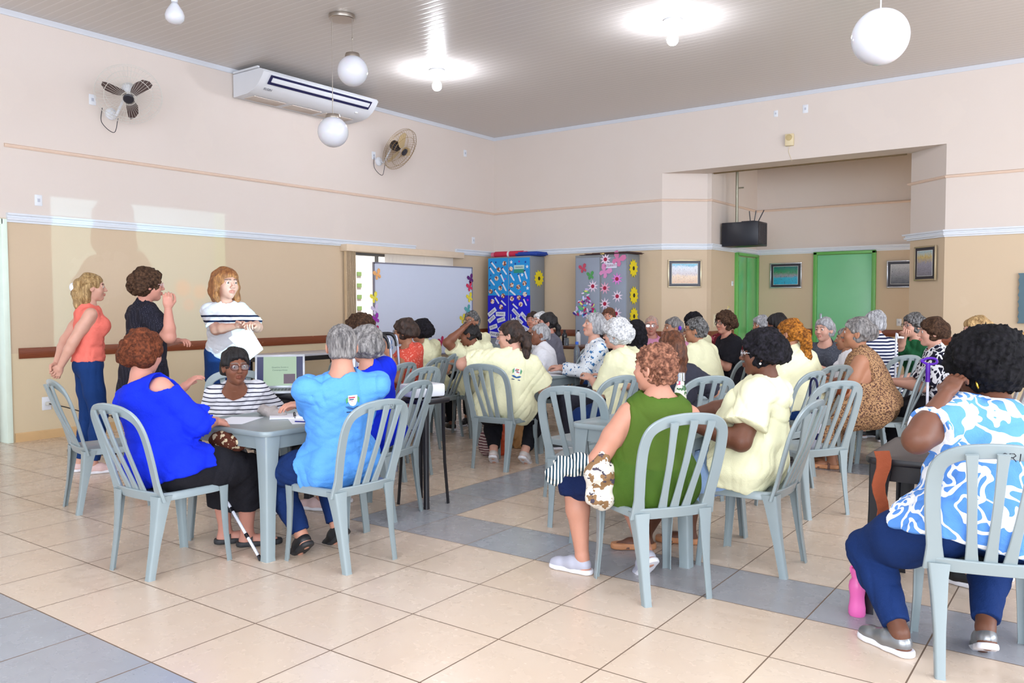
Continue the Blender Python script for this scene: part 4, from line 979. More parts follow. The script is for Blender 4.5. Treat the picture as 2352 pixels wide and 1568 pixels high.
i = P('man in sky blue shirt seen from behind with cropped grey hair and crossed arms', 785, 795, 4.50, 2, pos=(5.68, -8.90), body=38, twist=-28, skin='light', kind='m', w=1.12, belly=.35, hs=1.0, res=.007, shw=1.10,
    hairdo=('short', {'t': .006, 'len': -.085, 'sf': 40, 'wob': .001}), hairm=H_GRYD, top=dict(m=SKY, sleeve=.85, gs=.022, g=.018, hem=.13, neck=(.068, .0), fold=.008, name='sport_shirt'), bottom=dict(m=JEAND, len=.95, g=.016, name='jeans'),
    shoes=SHK, rh=(-.10, .17, .86), rp=(.8, .8, -.6), lh=(.16, .22, .86), lp=(-1, -.1, -.9), feet=((.14, .26, .03, -38, 6), (-.12, .24, .03, -35, -6)), curl=(.5, .9))
stamp(i, CREST, .035, -.045, size=1.15)
chair(5.70, -8.91, 178, 'grey plastic chair marked CRI under the man in the sky blue shirt')
P('grey haired woman in royal blue top behind the man in sky blue', 838, 793, 5.45, 38, pos=(5.10, -8.05), body=55, skin='light', w=1.15, hairdo=('curly', {'t': .012, 'len': -.11, 'curl': .7}), hairm=H_GRYD,
    top=dict(m=ROYAL, sleeve=.8, gs=.02), bottom=dict(m=WHT, len=.9), shoes=SHW, ch=('grey plastic chair behind the man in sky blue, holding the grey haired woman', .03, -.02, 0))
P('woman with bushy brown curls in white tee in front of the window', 826, 762, 7.4, 25, lean=.12, body=55, skin='fair', w=1.3, hs=1.12, hairdo=('curly', {'t': .018, 'curl': 1.6, 'cf': 60, 'len': -.08}), hairm=H_BRN,
    top=dict(m=WHT, sleeve=.75, gs=.02), bottom=dict(m=GREYT, len=.4), shoes=SHBK, lh=(-.22, .16, .64), ch=('grey plastic chair under the woman in white tee with bushy curls', .05, -.03, 0))
P('woman in orange red lace sleeveless top with glasses in left profile', 929, 762, 7.75, 76, pos=(3.62, -6.18), body=58, skin='tan', w=1.15, hs=.98, hairdo=('curly', {'t': .010, 'curl': .8, 'len': -.075}), hairm=H_DBRN, glasses=dict(m=GBLK),
    top=dict(m=LACE, sleeve=0, name='lace_top'), bottom=dict(m=WHT, len=.3, name='shorts', waist=.2), shoes=SHBK, lh=('w', at(893, 812, 7.4)), rh=(.1, .3, .76), ch=('grey plastic chair draped by the white clothed woman in orange red lace', .04, 0, 0))
P('woman in pale yellow tee with short black curls beside the orange red lace top', 967, 760, 8.7, 72, pos=(3.28, -5.42), body=52, skin='tan', w=1.1, hs=.98, hairdo=('curly', {'t': .010, 'curl': 1}), hairm=H_BLK, glasses=dict(m=GGOLD),
    top=dict(m=YEL, sleeve=.7), bottom=dict(m=BLK, len=.9), shoes=SHBK, ch=('grey plastic chair under the woman with short black curls', .03, 0, 0))
P('woman in pale yellow tee resting her raised hand on her forehead', 1076, 767, 8.75, 84, pos=(3.55, -5.02), body=22, twist=20, skin='brown', w=1.08, hs=1.0, hp=-12, hairdo=('bun', {'t': .009, 'bc': (.02, -.10, -.045), 'br': (.032, .03, .04), 'curl': .6}), hairm=H_BLKS,
    top=dict(m=YEL, sleeve=.75, gs=.02), bottom=dict(m=BLK, len=.95), shoes=SHBK, lh=('w', at(1066, 752, 8.58)), lp=(-1, .2, -.6), rh=(.15, .35, .75), ch=('dark grey plastic chair under the woman resting her forehead on her hand', .03, 0, 0), chk='dark', curl=(.5, .9))
P('older woman in pale yellow with dark glasses behind, facing us, by the whiteboard', 1083, 737, 10.0, 148, lean=.05, skin='tan', w=1.1, old=True, hairdo=('short', {'t': .009}), hairm=H_SALT, glasses=dict(m=GBLK, r=.0024), top=dict(m=YEL, sleeve=.7), bottom=dict(m=BLK, len=.9), shoes=SHBK,
    ch='grey plastic chair under the older woman near the whiteboard corner')
i = P('large woman in pale yellow tee with dark wavy ponytail and blue scrunchie', 1172, 770, 7.15, 74, pos=(4.84, -6.24), body=-14, twist=26, skin='fair', w=1.42, belly=.4, hs=1.04, res=.007, shw=1.12,
    hairdo=('pony', {'t': .008, 'curl': .7, 'tie': ROYAL, 'tp': (0, -.122, -.005), 'tr': [.016, .030, .034, .028, .012], 'tail': [(0, -.11, .02), (0, -.145, -.02), (0, -.15, -.09), (0, -.14, -.16), (0, -.13, -.22)], 'tname': 'scrunchie'}), hairm=H_DBRN, glasses=dict(m=GBLK),
    top=dict(m=YEL, sleeve=.8, gs=.03, g=.022, hem=.14), bottom=dict(m=BLK, len=.9), shoes=SHCHK, lh=('w', at(1100, 818, 7.35)), lp=(-1, -.6, -.3), rh=(.30, .30, .76), feet=((.18, .12, .03, -30), (-.10, .10, .03, -30)))
stamp(i, CREST, .03, -.05, size=1.25); chair(4.86, -6.24, 94, 'grey plastic chair under the large woman with the blue scrunchie')
# ---------------------------------------------------------------- middle table
P('old white haired woman in white tee in left profile, brown skin', 1239, 768, 8.7, 98, skin='brown', old=True, w=1.0, hs=.96, body=75, hairdo=('bun', {'t': .007, 'bc': (0, -.1, -.05), 'br': (.02, .02, .02)}), hairm=H_GRY, top=dict(m=WHT, sleeve=.8, gs=.02), bottom=dict(m=DGREY, len=.9), shoes=SHBK,
    ch=('grey plastic chair behind the old woman in white tee', .06, .02, 0))
P('dark haired woman looking at us before the cabinet of name labels', 1223, 735, 10.9, 158, skin='light', w=.95, hs=.92, hairdo=('bob', {'t': .008, 'len': -.10}), hairm=H_DBRN, top=dict(m=BLK, sleeve=0, name='black_top'), bottom=dict(m=JEAN, len=.9), shoes=SHBK, res=.011)
P('white haired person half hidden behind the person with black ponytail', 1241, 738, 10.2, 120, skin='fair', w=.95, hs=.95, hairdo=('short', {'t': .012}), hairm=H_WHT, top=dict(m=WHT, sleeve=.6), bottom=dict(m=JEAN, len=.9), shoes=SHBK, res=.011)
P('person in grey tee with black ponytail and glasses in left profile', 1256, 742, 9.4, 94, skin='pink', w=1.2, hs=1.0, body=80, hairdo=('pony', {'t': .008, 'curl': .4, 'tail': [(0, -.10, -.02), (0, -.13, -.06), (0, -.13, -.12), (0, -.12, -.17)], 'tr': [.02, .028, .028, .014]}), hairm=H_BLKS, glasses=dict(m=GTORT), top=dict(m=GREYT, sleeve=.8, gs=.02), bottom=dict(m=DGREY, len=.9), shoes=SHBK, res=.010,
    ch='grey plastic chair under the person in grey tee')
P('smiling woman with grey bob in blue floral blouse', 1364, 747, 8.2, 112, hp=12, body=100, skin='fair', old=True, w=1.05, hs=1.0, hairdo=('bob', {'t': .013, 'len': -.085, 'vol': 1.1}), hairm=H_GRY, top=dict(m=FLOR, sleeve=1.9, neck=(.062, .045), name='floral_blouse', g=.018), bottom=dict(m=DGREY, len=.9), shoes=SHBK,
    rh=(.12, .38, .78), lh=(.0, .40, .78), ch='grey plastic chair under the smiling woman in floral blouse')
i = P('woman with white curls and glasses in pale yellow tee, middle of the hall', 1416, 768, 6.95, 70, body=60, skin='fair', w=1.32, belly=.35, hs=1.02, res=.007, hairdo=('curly', {'t': .013, 'curl': 1.0, 'len': -.10, 'cf': 60}), hairm=H_WHT, glasses=dict(m=GBLK), lean=.14,
    top=dict(m=YEL, sleeve=1.0, gs=.02, g=.02, hem=.12), bottom=dict(m=JEAND, len=.93, name='jeans'), shoes=dict(m=mat('navy_slip_on', '1b2a48', .6), sole=mat('navy_sole', '20304a', .6)), rh=(.2, .36, .77), lh=(-.05, .36, .78), feet=((.1, .50, 0), (-.12, .48, 0)))
stamp(i, CREST, .05, -.045, size=1.0)
o = i['pos']; chair(o[0]+.05, o[1]+.0, away(1416)+58, 'grey plastic chair under the woman with white curls')
P('woman with reddish fringe peeping over the grey bob', 1398, 727, 9.8, 168, skin='light', w=.95, hs=.85, hairdo=('bob', {'t': .010, 'len': -.06}), hairm=H_AUB, top=dict(m=BLK, sleeve=.6), bottom=dict(m=JEAN, len=.9), shoes=SHBK, res=.011)
P('woman in pale yellow with long black hair beyond the white curls', 1457, 764, 7.9, 35, body=40, skin='brown', w=1.15, hs=1.0, hairdo=('half', {'t': .010, 'len': -.19, 'curl': .8}), hairm=H_BLK, top=dict(m=YEL, sleeve=.8, gs=.02), bottom=dict(m=BLK, len=.9), shoes=SHBK,
    ch='grey plastic chair under the woman with long black hair')
P('bald looking elderly person in pink tee and glasses facing us', 1496, 748, 9.9, 176, skin='pink', old=True, w=1.0, hs=.98, hairdo=('short', {'t': .002}), hairm=HM('b89a8c', 'cbb0a4'), glasses=dict(m=GSIL), top=dict(m=PINKT, sleeve=.8), bottom=dict(m=DGREY, len=.9), shoes=SHBK, res=.010,
    ch='grey plastic chair under the person in pink')
P('grey haired woman with purple hair flower beside the person in pink', 1545, 753, 9.15, 115, skin='tan', old=True, w=1.0, hs=.98, hairdo=('bun', {'t': .009, 'tie': mat('purple_flower', '6a35d8', .6), 'tp': (-.08, -.05, .0), 'bc': (0, -.1, -.02), 'tname': 'hair_flower'}), hairm=H_GRYD, top=dict(m=PINKT, sleeve=.8), bottom=dict(m=DGREY, len=.9), shoes=SHBK, res=.010,
    ch='grey plastic chair under the woman with the purple flower')
i = P('woman in pale yellow with slicked grey black hair and sunglasses in left profile', 1597, 758, 8.05, 78, body=60, skin='tan', w=1.3, belly=.3, hs=1.02, hairdo=('short', {'t': .008, 'len': -.09}), hairm=H_SALT, glasses=dict(m=GBLK), lean=.14, top=dict(m=YEL, sleeve=.9, gs=.02, g=.02), bottom=dict(m=BLK, len=.9), shoes=SHBK,
    ch=('dark grey plastic chair under the woman with slicked hair', .08, .0, 0), chk='dark')
P('person with black curly hair hidden behind the slicked grey hair', 1591, 742, 10.2, 40, skin='dark', w=1.0, hs=1.0, hairdo=('curly', {'t': .014, 'curl': 1}), hairm=H_BLK, top=dict(m=YEL, sleeve=.8), bottom=dict(m=BLK, len=.9), shoes=SHBK, res=.011)
i = P('woman with long auburn hair in charcoal tee seen from behind', 1540, 800, 6.15, 32, pos=(6.48, -6.30), body=36, skin='light', w=1.2, hs=1.05, hairdo=('half', {'t': .012, 'len': -.17}), hairm=H_AUB, top=dict(m=DGREY, sleeve=.9, gs=.02), bottom=dict(m=JEAND, len=.95, name='jeans'), shoes=SHBK, rh=(.34, .18, .76), rp=(1, -.6, -.6), lh=(-.1, .4, .76))
chair(6.62, -6.42, 150, 'grey plastic chair under the woman with auburn hair')
# ---------------------------------------------------------------- right foreground table
i = P('woman in olive green sleeveless blouse with short curly auburn hair, back to us', 1503, 846, 4.12, 58, pos=(7.30, -8.29), body=40, twist=-30, skin='light', w=1.2, belly=.3, hs=1.02, res=.0065, hairdo=('short', {'t': .006, 'curl': 1.2, 'cf': 120, 'len': -.09}), hairm=H_CRL,
    top=dict(m=OLIVE, sleeve=0, g=.020, hem=.14, neck=(.080, -.005), flare=(.20, .04), fold=.010, arm=.15, name='sleeveless_blouse'), bottom=dict(m=NAVY, len=.12, gs=.02, g=.016, name='shorts'), shoes=SHG, lh=(-.10, .24, .60), lp=(-1, -.4, -.5), rh=(.02, .26, .60), rp=(1, -.5, -.5),
    feet=((.06, .16, .04, -42, -10), (-.20, .36, 0, 0, 25)), curl=(.8, .8))
chair(7.32, -8.31, 146, 'grey plastic chair under the woman in olive green')
i = P('dark skinned woman in pale yellow tee with pearl earring and glasses', 1750, 812, 4.50, 82, pos=(7.54, -7.64), body=70, skin='dark', w=1.38, belly=.6, hs=1.02, res=.0065, hairdo=('volume', {'t': .014, 'vol': .9, 'curl': .5, 'fuzz': 1, 'len': -.07}), hairm=H_BLK, glasses=dict(m=GSIL),
    top=dict(m=YEL, sleeve=.72, gs=.03, g=.022, hem=.14, fold=.009), bottom=dict(m=LJEAN, len=.55, gs=.03, name='shorts'), shoes=SDB, lh=('w', at(1606, 984, 4.40)), rh=(.10, .44, .75), rp=(1, -.2, -.5), lp=(-.7, -.4, -1), feet=((.12, .42, 0, 0, 20), (-.13, .58, 0, 0, 35)))
stamp(i, CREST, .05, -.06, size=1.0)
mesh('pearl_earring', (lambda b: (b, b.ball((-.083, -.004, -.048), .0065, 10, 8))[0])(MB()).v[0]*i['hs']@i['Mh'].T+i['hc'], MB().ball((0, 0, 0), 1, 10, 8).f, mat('pearl', 'eeeae6', .2), i['root'])
chair(7.58, -7.65, 180, 'grey plastic chair under the woman with the pearl earring')
# ---------------------------------------------------------------- right rear tables
P('woman in black tee with glasses and thick dark curls, hands clasped', 1665, 742, 9.2, 132, skin='light', w=1.0, hs=1.0, body=115, hairdo=('curly', {'t': .016, 'curl': 1.1, 'len': -.08}), hairm=H_BRN, glasses=dict(m=GBLK), top=dict(m=BLK, sleeve=.8, neck=(.07, .03)), bottom=dict(m=BLK, len=.9), shoes=SHBK, lh=(-.02, .28, .84), rh=(.03, .28, .84), curl=(.9, .9),
    ch='grey plastic chair under the woman in black with clasped hands')
P('woman with grey curls left of the black haired person at the green door', 1748, 748, 10.5, 122, skin='tan', old=True, w=1.0, hs=1.0, hairdo=('curly', {'t': .012, 'curl': .9}), hairm=H_GRY, top=dict(m=WHT, sleeve=.8), bottom=dict(m=DGREY, len=.9), shoes=SHBK, res=.011)
P('black haired person half hidden behind the orange ponytail', 1783, 746, 9.2, 52, skin='brown', w=1.0, hs=1.02, hairdo=('short', {'t': .016, 'len': -.06}), hairm=H_BLKS, top=dict(m=DGREY, sleeve=.8), bottom=dict(m=DGREY, len=.9), shoes=SHBK, res=.011)
i = P('woman in pale yellow tee with wavy orange blonde ponytail', 1813, 766, 7.15, 64, body=48, skin='tan', w=1.25, belly=.3, hs=1.05, res=.008, hairdo=('pony', {'t': .010, 'curl': .6, 'tie': WHT, 'tp': (0, -.120, .03), 'tail': [(0, -.10, .03), (.0, -.14, .0), (0, -.15, -.08), (.01, -.14, -.18), (.01, -.13, -.29)], 'tr': [.018, .034, .044, .042, .014], 'tname': 'hair_clasp'}), hairm=H_ORG,
    top=dict(m=YEL, sleeve=.85, gs=.02, g=.02), bottom=dict(m=JEAN, len=.9), shoes=SHBK, lean=.12, rh=(.3, .3, .76), ch=('grey plastic chair under the woman with the orange ponytail', .04, 0, 0), chk='dark')
P('grey haired woman in slate blouse facing us before the green door', 1893, 757, 8.5, 148, skin='fair', old=True, w=1.1, hs=1.02, body=160, hairdo=('short', {'t': .012, 'curl': .5}), hairm=H_GRY, top=dict(m=SLATE, sleeve=.7, neck=(.072, .04)), bottom=dict(m=DGREY, len=.9), shoes=SHBK, rh=(.06, .34, .78), lh=(-.04, .36, .78),
    ch='grey plastic chair under the woman in slate blouse')
P('large woman in leopard print dress with greying hair clipped up', 1968, 765, 7.05, 88, body=80, lean=.13, skin='tan', old=True, w=1.5, belly=.6, hs=1.12, res=.008, hairdo=('bun', {'t': .011, 'curl': .6, 'bc': (0, -.11, .02), 'br': (.05, .035, .055)}), hairm=H_GRYD,
    top=dict(m=LEOP, sleeve=0, g=.022, name='dress_bodice'), bottom=dict(m=LEOP, kind='skirt', len=.88, waist=.25, name='dress_skirt', g=.025), shoes=SDB, lh=(-.15, .38, .74), rh=(.1, .36, .74), feet=((.12, .36, 0), (-.12, .34, 0)), hp=4)
o = PEOPLE[-1].location; chair(o[0]+.06, o[1]+.03, away(1968)+82, 'grey plastic chair under the large woman in leopard print')
P('grey haired person in navy and white striped top behind the leopard print', 2008, 742, 8.35, 45, skin='light', old=True, w=1.1, hs=1.02, hairdo=('short', {'t': .013}), hairm=H_GRY, top=dict(m=STRP2, sleeve=.8), bottom=dict(m=JEAN, len=.9), shoes=SHBK, res=.010, ch='grey plastic chair under the person in stripes at the right')
P('person in white shirt mostly hidden by the leopard print woman', 1944, 778, 7.65, 80, skin='tan', w=1.0, hs=.9, hairdo=('short', {'t': .008}), hairm=H_GRYD, top=dict(m=WHT, sleeve=.9, gs=.02), bottom=dict(m=JEAN, len=.9), shoes=SHBK, res=.010)
P('woman in dark green top with glasses holding her hand to her mouth', 2098, 747, 8.6, 124, skin='fair', old=True, w=1.05, hs=1.02, hairdo=('curly', {'t': .010, 'curl': .6}), hairm=H_SALT, glasses=dict(m=GBLK), top=dict(m=DGREEN, sleeve=.9, name='green_top'), bottom=dict(m=BLK, len=.9), shoes=SHBK, rh=('w', at(2078, 768, 8.38)), rp=(.6, .5, -1), curl=(1.1, .6), ch='grey plastic chair under the woman in dark green')
P('woman in black and white patterned blouse and black trousers', 2141, 763, 7.2, 102, body=95, skin='fair', old=True, w=1.15, hs=1.02, hairdo=('volume', {'t': .010, 'curl': .5, 'len': -.075}), hairm=H_BRN, top=dict(m=BWP, sleeve=.9, g=.02, gs=.02, name='patterned_blouse'), bottom=dict(m=BLK, len=.93), shoes=SHBK, rh=(.1, .38, .72), lh=(-.1, .38, .72), ch='grey plastic chair under the woman in patterned blouse')
P('light brown haired woman at far right half hidden by the big curly hair', 2243, 763, 6.45, 122, skin='fair', w=1.0, hs=1.0, hairdo=('bob', {'t': .013, 'len': -.10}), hairm=H_BLO, top=dict(m=CORAL, sleeve=0, name='top'), bottom=dict(m=JEAN, len=.9), shoes=SHBK, rh=('w', at(2165, 900, 5.9)), rp=(.6, -.2, -1), ch='grey plastic chair under the light brown haired woman')
# ---------------------------------------------------------------- nearest person, right
i = P('woman with large black afro in blue and white swirl top, back to us', 2252, 848, 3.36, 72, pos=(8.74, -8.36), body=10, twist=22, hp=-14, skin='dark', w=1.35, belly=.35, hs=1.0, res=.006, hairdo=('afro', {'vol': 1.0, 'fuzz': 1, 'curl': .8, 'cf': 120}), hairm=H_AFR,
    top=dict(m=SWIRL, sleeve=.72, gs=.02, g=.018, hem=.10, name='swirl_top', neck=(.066, 0)), bottom=dict(m=JEAND, len=.90, gs=.016, waist=.13, name='jeans'), shoes=SHS, lh=('w', at(2172, 905, 3.24)), lp=(-.5, -.5, -1.4), rh=(.22, .30, .62), feet=((.06, .10, .03, -25, 0), (-.26, .02, 0, 0, 45)), curl=(.7, .8), knees=((.2, 1, .6), (-.5, 1, .6)))
mesh('gold_earring', (lambda b: (b, b.ball((-.086, -.004, -.058), (.006, .006, .018), 10, 8))[0])(MB()).v[0]*i['hs']@i['Mh'].T+i['hc'], MB().ball((0, 0, 0), 1, 10, 8).f, mat('gold', 'd8a93c', .2, .9), i['root'])
chair(8.76, -8.33, away(2252)+10, 'grey plastic chair with handwritten letters CRI at the right edge')
P('person in white shirt cut off by the right edge', 2405, 830, 3.9, 60, skin='light', w=1.1, hs=1.0, hairdo=('short', {'t': .01}), hairm=H_BLKS, top=dict(m=WHT, sleeve=.9, gs=.03, g=.02), bottom=dict(m=JEAN, len=.9), shoes=SHBK)
# ---------------------------------------------------------------- empty chairs
chair(3.42, -9.02, 78, 'empty grey plastic chair at the far left behind the royal blue blouse')
chair(6.42, -7.42, 100, 'empty grey plastic chair left of the woman in olive green')
chair(.75, -4.55, 200, 'empty grey plastic chair against the left wall behind the black framed table', 'dark')
chair(4.36, -7.10, 183, 'grey plastic chair between the grey haired woman in blue and the orange red lace top')
chair(2.7, -6.2, 160, 'empty grey plastic chair beyond the laptop', 'dark')
chair(7.45, -6.30, 150, 'empty grey plastic chair behind the woman with the pearl earring, striped bag on it')
chair(7.05, -5.72, 170, 'empty grey plastic chair at the glossy table behind the pearl earring woman')
chair(6.05, -6.85, 170, 'empty grey plastic chair behind the head of the woman in olive green')
CH0['black'].location = (3.5, -6.75, 0); CH0['black'].rotation_euler = (0, 0, 1.9); tag(CH0['black'], 'black plastic chair standing among the grey ones at the left tables', 'chair', 'black chairs')
# ---------------------------------------------------------------- things on the walls and under the ceiling
def onX(x, y, X=0.0):
    v = ray(x, y); return CAM+v*(X-CAM[0])/v[0]
def onY(x, y, Y=0.0):
    v = ray(x, y); return CAM+v*(Y-CAM[1])/v[1]
def emit(name, c, e):
    k = NT(name); k.set(lin(c), .4); k.b.inputs['Emission Color'].default_value = tuple(c)+(1,) if not isinstance(c, str) else lin(c)+(1,); k.b.inputs['Emission Strength'].default_value = e; return k.m
WHP = mat('white_plastic', 'e4e6ec', .35, var=.02); OPAL = mat('opal_glass', 'dfe0e8', .12, var=.01, Subsurface_Weight=.2); CHR = mat('brushed_metal', 'b0a69c', .3, .9); WIRE = mat('white_wire', 'd8d4cc', .4); WIREG = mat('brass_wire', 'a08250', .35, .6); DRK = mat('dark_plastic', '22212a', .4)
BULBM = emit('lit_bulb', 'f2f6ff', 260.0)
def bulb(x, y, label, lit=True, z=CEIL):
    t = thing('ceiling_lamp', (x, y, z), 0, label, 'ceiling lamp', 'bare bulb lamps of the ceiling')
    b = MB(); b.lathe([(.10, 0), (.10, -.018), (.085, -.028), (.02, -.03)], n=28); b.build('rose', WHP, t)
    b = MB(); b.lathe([(.02, -.028), (.022, -.08), (.019, -.11)], n=16); b.build('socket', WHP, t)
    b = MB(); b.lathe([(.018, -.11), (.03, -.135), (.052, -.175), (.06, -.205), (.055, -.235), (.035, -.258), (.004, -.266)], n=24); b.build('bulb', BULBM if lit else OPAL, t, 180); return t
bulb(2.09, -3.94, 'lit bare bulb lamp on the ceiling between the wall fan and the corner')
bulb(5.32, -3.86, 'lit bare bulb lamp on the ceiling right of centre')
p = ground(400, -30, CEIL); bulb(p[0], p[1], 'unlit white lamp cut off at the top left edge', False).scale = (1.5, 1.5, 1.3)
t = thing('pendant_lamp', (2.62, -6.03, CEIL), 0, 'double pendant lamp with two white glass globes at different heights', 'pendant lamp')
b = MB(); b.lathe([(.135, 0), (.138, -.015), (.135, -.04), (.125, -.048), (.01, -.05)], n=36); b.build('canopy', CHR, t)
for (px, py), nm in (((810, 163), 0), ((765, 303), 0)):
    c = at(px, py, 8.57)-[2.62, -6.03, CEIL]
    b = MB(); b.tube([(c[0], c[1], -.04), (c[0], c[1], c[2]+.17)], .004, 8); b.ball((c[0], c[1], c[2]+.33), (.008, .008, .018), 8, 6); b.build('cord', CHR, t)
    b = MB(); b.ball(c, .157, 32, 22); g = b.build('globe', OPAL, t, 180); b = MB(); b.lathe([(.03, .185), (.07, .178), (.078, .155), (.078, .135)], c=c, n=24); b.build('globe_cap', CHR, g)
c = at(2022, 85, 4.7); t = thing('pendant_lamp', (c[0], c[1], CEIL), 0, 'large white glass globe hanging on a thin cord at the top right', 'pendant lamp'); z = c[2]-CEIL
b = MB(); b.lathe([(.06, 0), (.06, -.03), (.01, -.04)], n=24); b.build('canopy', CHR, t)
b = MB(); b.tube([(0, 0, -.03), (0, 0, z+.15)], .004, 8); b.build('cord', WHP, t); b = MB(); b.ball((0, 0, z), .156, 40, 26); b.build('globe', OPAL, t, 180)
# air conditioner
t = thing('air_conditioner', (.0, -4.52, 4.04), 0, 'white ceiling and wall air conditioner in the upper left', 'air conditioner')
prof = [(.02, .30), (.56, .30), (.61, .285), (.635, .25), (.60, .20), (.52, .115), (.42, .055), (.30, .025), (.02, .015)]
b = MB(); b.loft([[(x, y, z) for x, z in prof] for y in (-.98, -.965, .965, .98)]); b.build('housing', WHP, t, 30)
b = MB(); b.box((.590, 0, .178), (.012, 1.72, .125), np.array([[math.cos(.75), 0, math.sin(.75)], [0, 1, 0], [-math.sin(.75), 0, math.cos(.75)]])); b.build('air_slot', mat('slot_dark', '191a4a', .5), t, 0)
b = MB(); b.box((.602, 0, .176), (.014, 1.66, .062), np.array([[math.cos(.75), 0, math.sin(.75)], [0, 1, 0], [-math.sin(.75), 0, math.cos(.75)]]), bev=.004); b.build('louvre', WHP, t)
for y in (-.62, -.02, .56): b = MB(); b.box((.19, y, .017), (.22, .5, .01), bev=.002); b.build('filter_grille', mat('grille_beige', 'd3c6bc', .6), t)
text('lettering', 'ELGIN', .045, frame4((.478, -.80, .082), (0, 1, 0), (.6, 0, .55)), mat('logo_grey', '6a6a78', .4), t)
b = MB(); b.ball((.46, .72, .075), (.02, .03, .012), 12, 8); b.build('display', mat('display_white', 'ffffff', .2), t)
b = MB(); b.box((.3, -.99, .315), (.5, .03, .02)); b.build('hanging_bracket', WHP, t, 0)
# wall fans
def fan(c, mount, nv, label, wire, r=.34, bladecol='4b3a38', motor=WHP, spin=0):
    t = thing('wall_fan', mount, 0, label, 'fan', 'wall fans'); c = np.array(c)-np.array(mount); nv = nrm(nv); A = basis_yz(nv, (0, 0, 1))      # y = axis
    b = MB(); b.lathe([(.065, 0), (.065, .02), (.03, .05)], n=20, M=np.array([[0, 0, 1], [0, 1, 0], [-1, 0, 0]])); b.tube([(.03, 0, 0), (.12, 0, -.03), c-nv*.16], .014, 8); b.build('bracket', WHP, t)
    b = MB(); b.lathe([(.03, -.19), (.07, -.17), (.078, -.10), (.06, -.05), (.02, -.03)], c=(0, 0, 0), n=20, M=A@np.array([[1, 0, 0], [0, 0, 1], [0, 1, 0]])@np.eye(3)); V = MB(); m_ = b.build('motor', motor, t); m_.location = tuple(c)
    for i in range(3):
        a0 = spin+i*2*math.pi/3; pts = [(.03, -.02), (.06, -.05), (.13, -.085), (.22, -.085), (.275, -.045), (.285, .0), (.25, .02), (.16, .03), (.07, .035), (.03, .02)]
        P3 = []
        for side in (0, .004):
            P3.append([(x*math.cos(a0)-y*math.sin(a0), side+y*.28, x*math.sin(a0)+y*math.cos(a0)) for x, y in pts])
        b = MB(); b.loft(np.array(P3)@A.T+c); b.build('blade', mat('fan_blade', bladecol, .35), t, 40)
    b = MB(); th_ = np.linspace(0, 2*math.pi, 40)
    for rr, yy in ((r, 0.0), (r*.985, -.05), (r*.72, .052), (r*.72, -.085), (r*.22, .072), (r*.3, -.095)): b.tube(np.c_[rr*np.cos(th_), np.full(40, yy), rr*np.sin(th_)]@A.T+c, .0028, 5, cap=False)
    for i in range(48):
        a0 = i*2*math.pi/48; q = np.array([(.05, .072), (r*.4, .070), (r*.75, .050), (r*.95, .022), (r, 0)])
        b.tube(np.c_[q[:, 0]*math.cos(a0), q[:, 1], q[:, 0]*math.sin(a0)]@A.T+c, .0014, 4, cap=False)
        q = np.array([(.07, -.10), (r*.5, -.098), (r*.85, -.075), (r, -.02), (r, 0)]); b.tube(np.c_[q[:, 0]*math.cos(a0), q[:, 1], q[:, 0]*math.sin(a0)]@A.T+c, .0014, 4, cap=False)
    b.build('cage', wire, t)
    b = MB(); b.lathe([(.055, 0), (.055, .012), (.045, .02), (.004, .022)], n=24, M=A@np.array([[1, 0, 0], [0, 0, 1], [0, 1, 0]])); o = b.build('hub_cap', DRK, t); o.location = tuple(c+nv*.07)
    b = MB(); b.tube(bz([(.01, -.10, .05), (.05, -.13, -.12), (.10, -.02, -.22), (.12, .02, -.06)], 8), .004, 6); b.build('cord', DRK, t)
fan((.42, -7.12, 3.70), (.0, -7.10, 3.56), (.62, -.38, -.62), 'wall fan with dark blades in the upper left, facing the camera', WIRE, spin=.5)
fan((.42, -2.86, 3.74), (.0, -2.92, 3.60), (.62, .12, -.42), 'wall fan with black motor near the corner, turned to the right', WIREG, r=.33, bladecol='c9b187', motor=DRK, spin=1.2)
# switch plates and sockets
def plate(p, n, label, w=.075, h=.115, m=WHP, holes=1, cat='socket', nm='wall_switch'):
    n = nrm(n); sx = nrm(np.cross((0, 0, 1), n)); A = np.stack([sx, n, (0, 0, 1)], 1); t = thing(nm, p, 0, label, cat, 'plates on the walls')
    b = MB(); b.box((0, 0, 0), (w, .016, h), A, bev=.004); b.build('plate', m, t); b = MB(); b.box(n*.009, (w*.35, .006, h*.3), A); b.build('rocker', mat('switch_grey', 'b9bcc8', .4), t, 0); return t
LW, BW = (1, 0, 0), (0, -1, 0)
plate(onX(88, 460), LW, 'white switch plate high on the left wall left of the projected picture'); plate(onX(212, 229), LW, 'white socket beside the left wall fan'); plate(onX(858, 357), LW, 'white socket beside the right wall fan')
plate(onX(1068, 352), LW, 'white plate on the left wall near the corner, above the ledge'); plate(onX(1087, 552), LW, 'white plate on the left wall just above the white rail')
plate(onY(1782, 261), BW, 'small white plate above the alcove, left one', .06, .09); plate(onY(1850, 250), BW, 'white plate above the alcove, nearer the right wall')
plate(onY(2065, 740, 2.52), BW, 'white plate beside the green alcove door on the right'); plate(onX(1682, 651, 3.97), LW, 'round white thermostat beside the green folding door', .07, .08)
plate(onX(1673, 710, 3.97), LW, 'cream switch plate below the thermostat', .09, .11, mat('cream_plastic', 'dcc890', .4))
for i, q in enumerate(('leftmost', 'second from left', 'third from left', 'rightmost')): plate((3.975, .62+.115*i, 1.14), LW, 'cream meter box in the alcove, %s of the four' % q, .085, .20, mat('cream_plastic2', 'd9ceb0', .4))
p = onY(1815, 322); t = thing('alarm_sounder', (p[0], -.03, p[2]), 0, 'cream alarm box with round sounder above the alcove opening', 'alarm'); CRM = mat('cream_box', 'e0cfa8', .45)
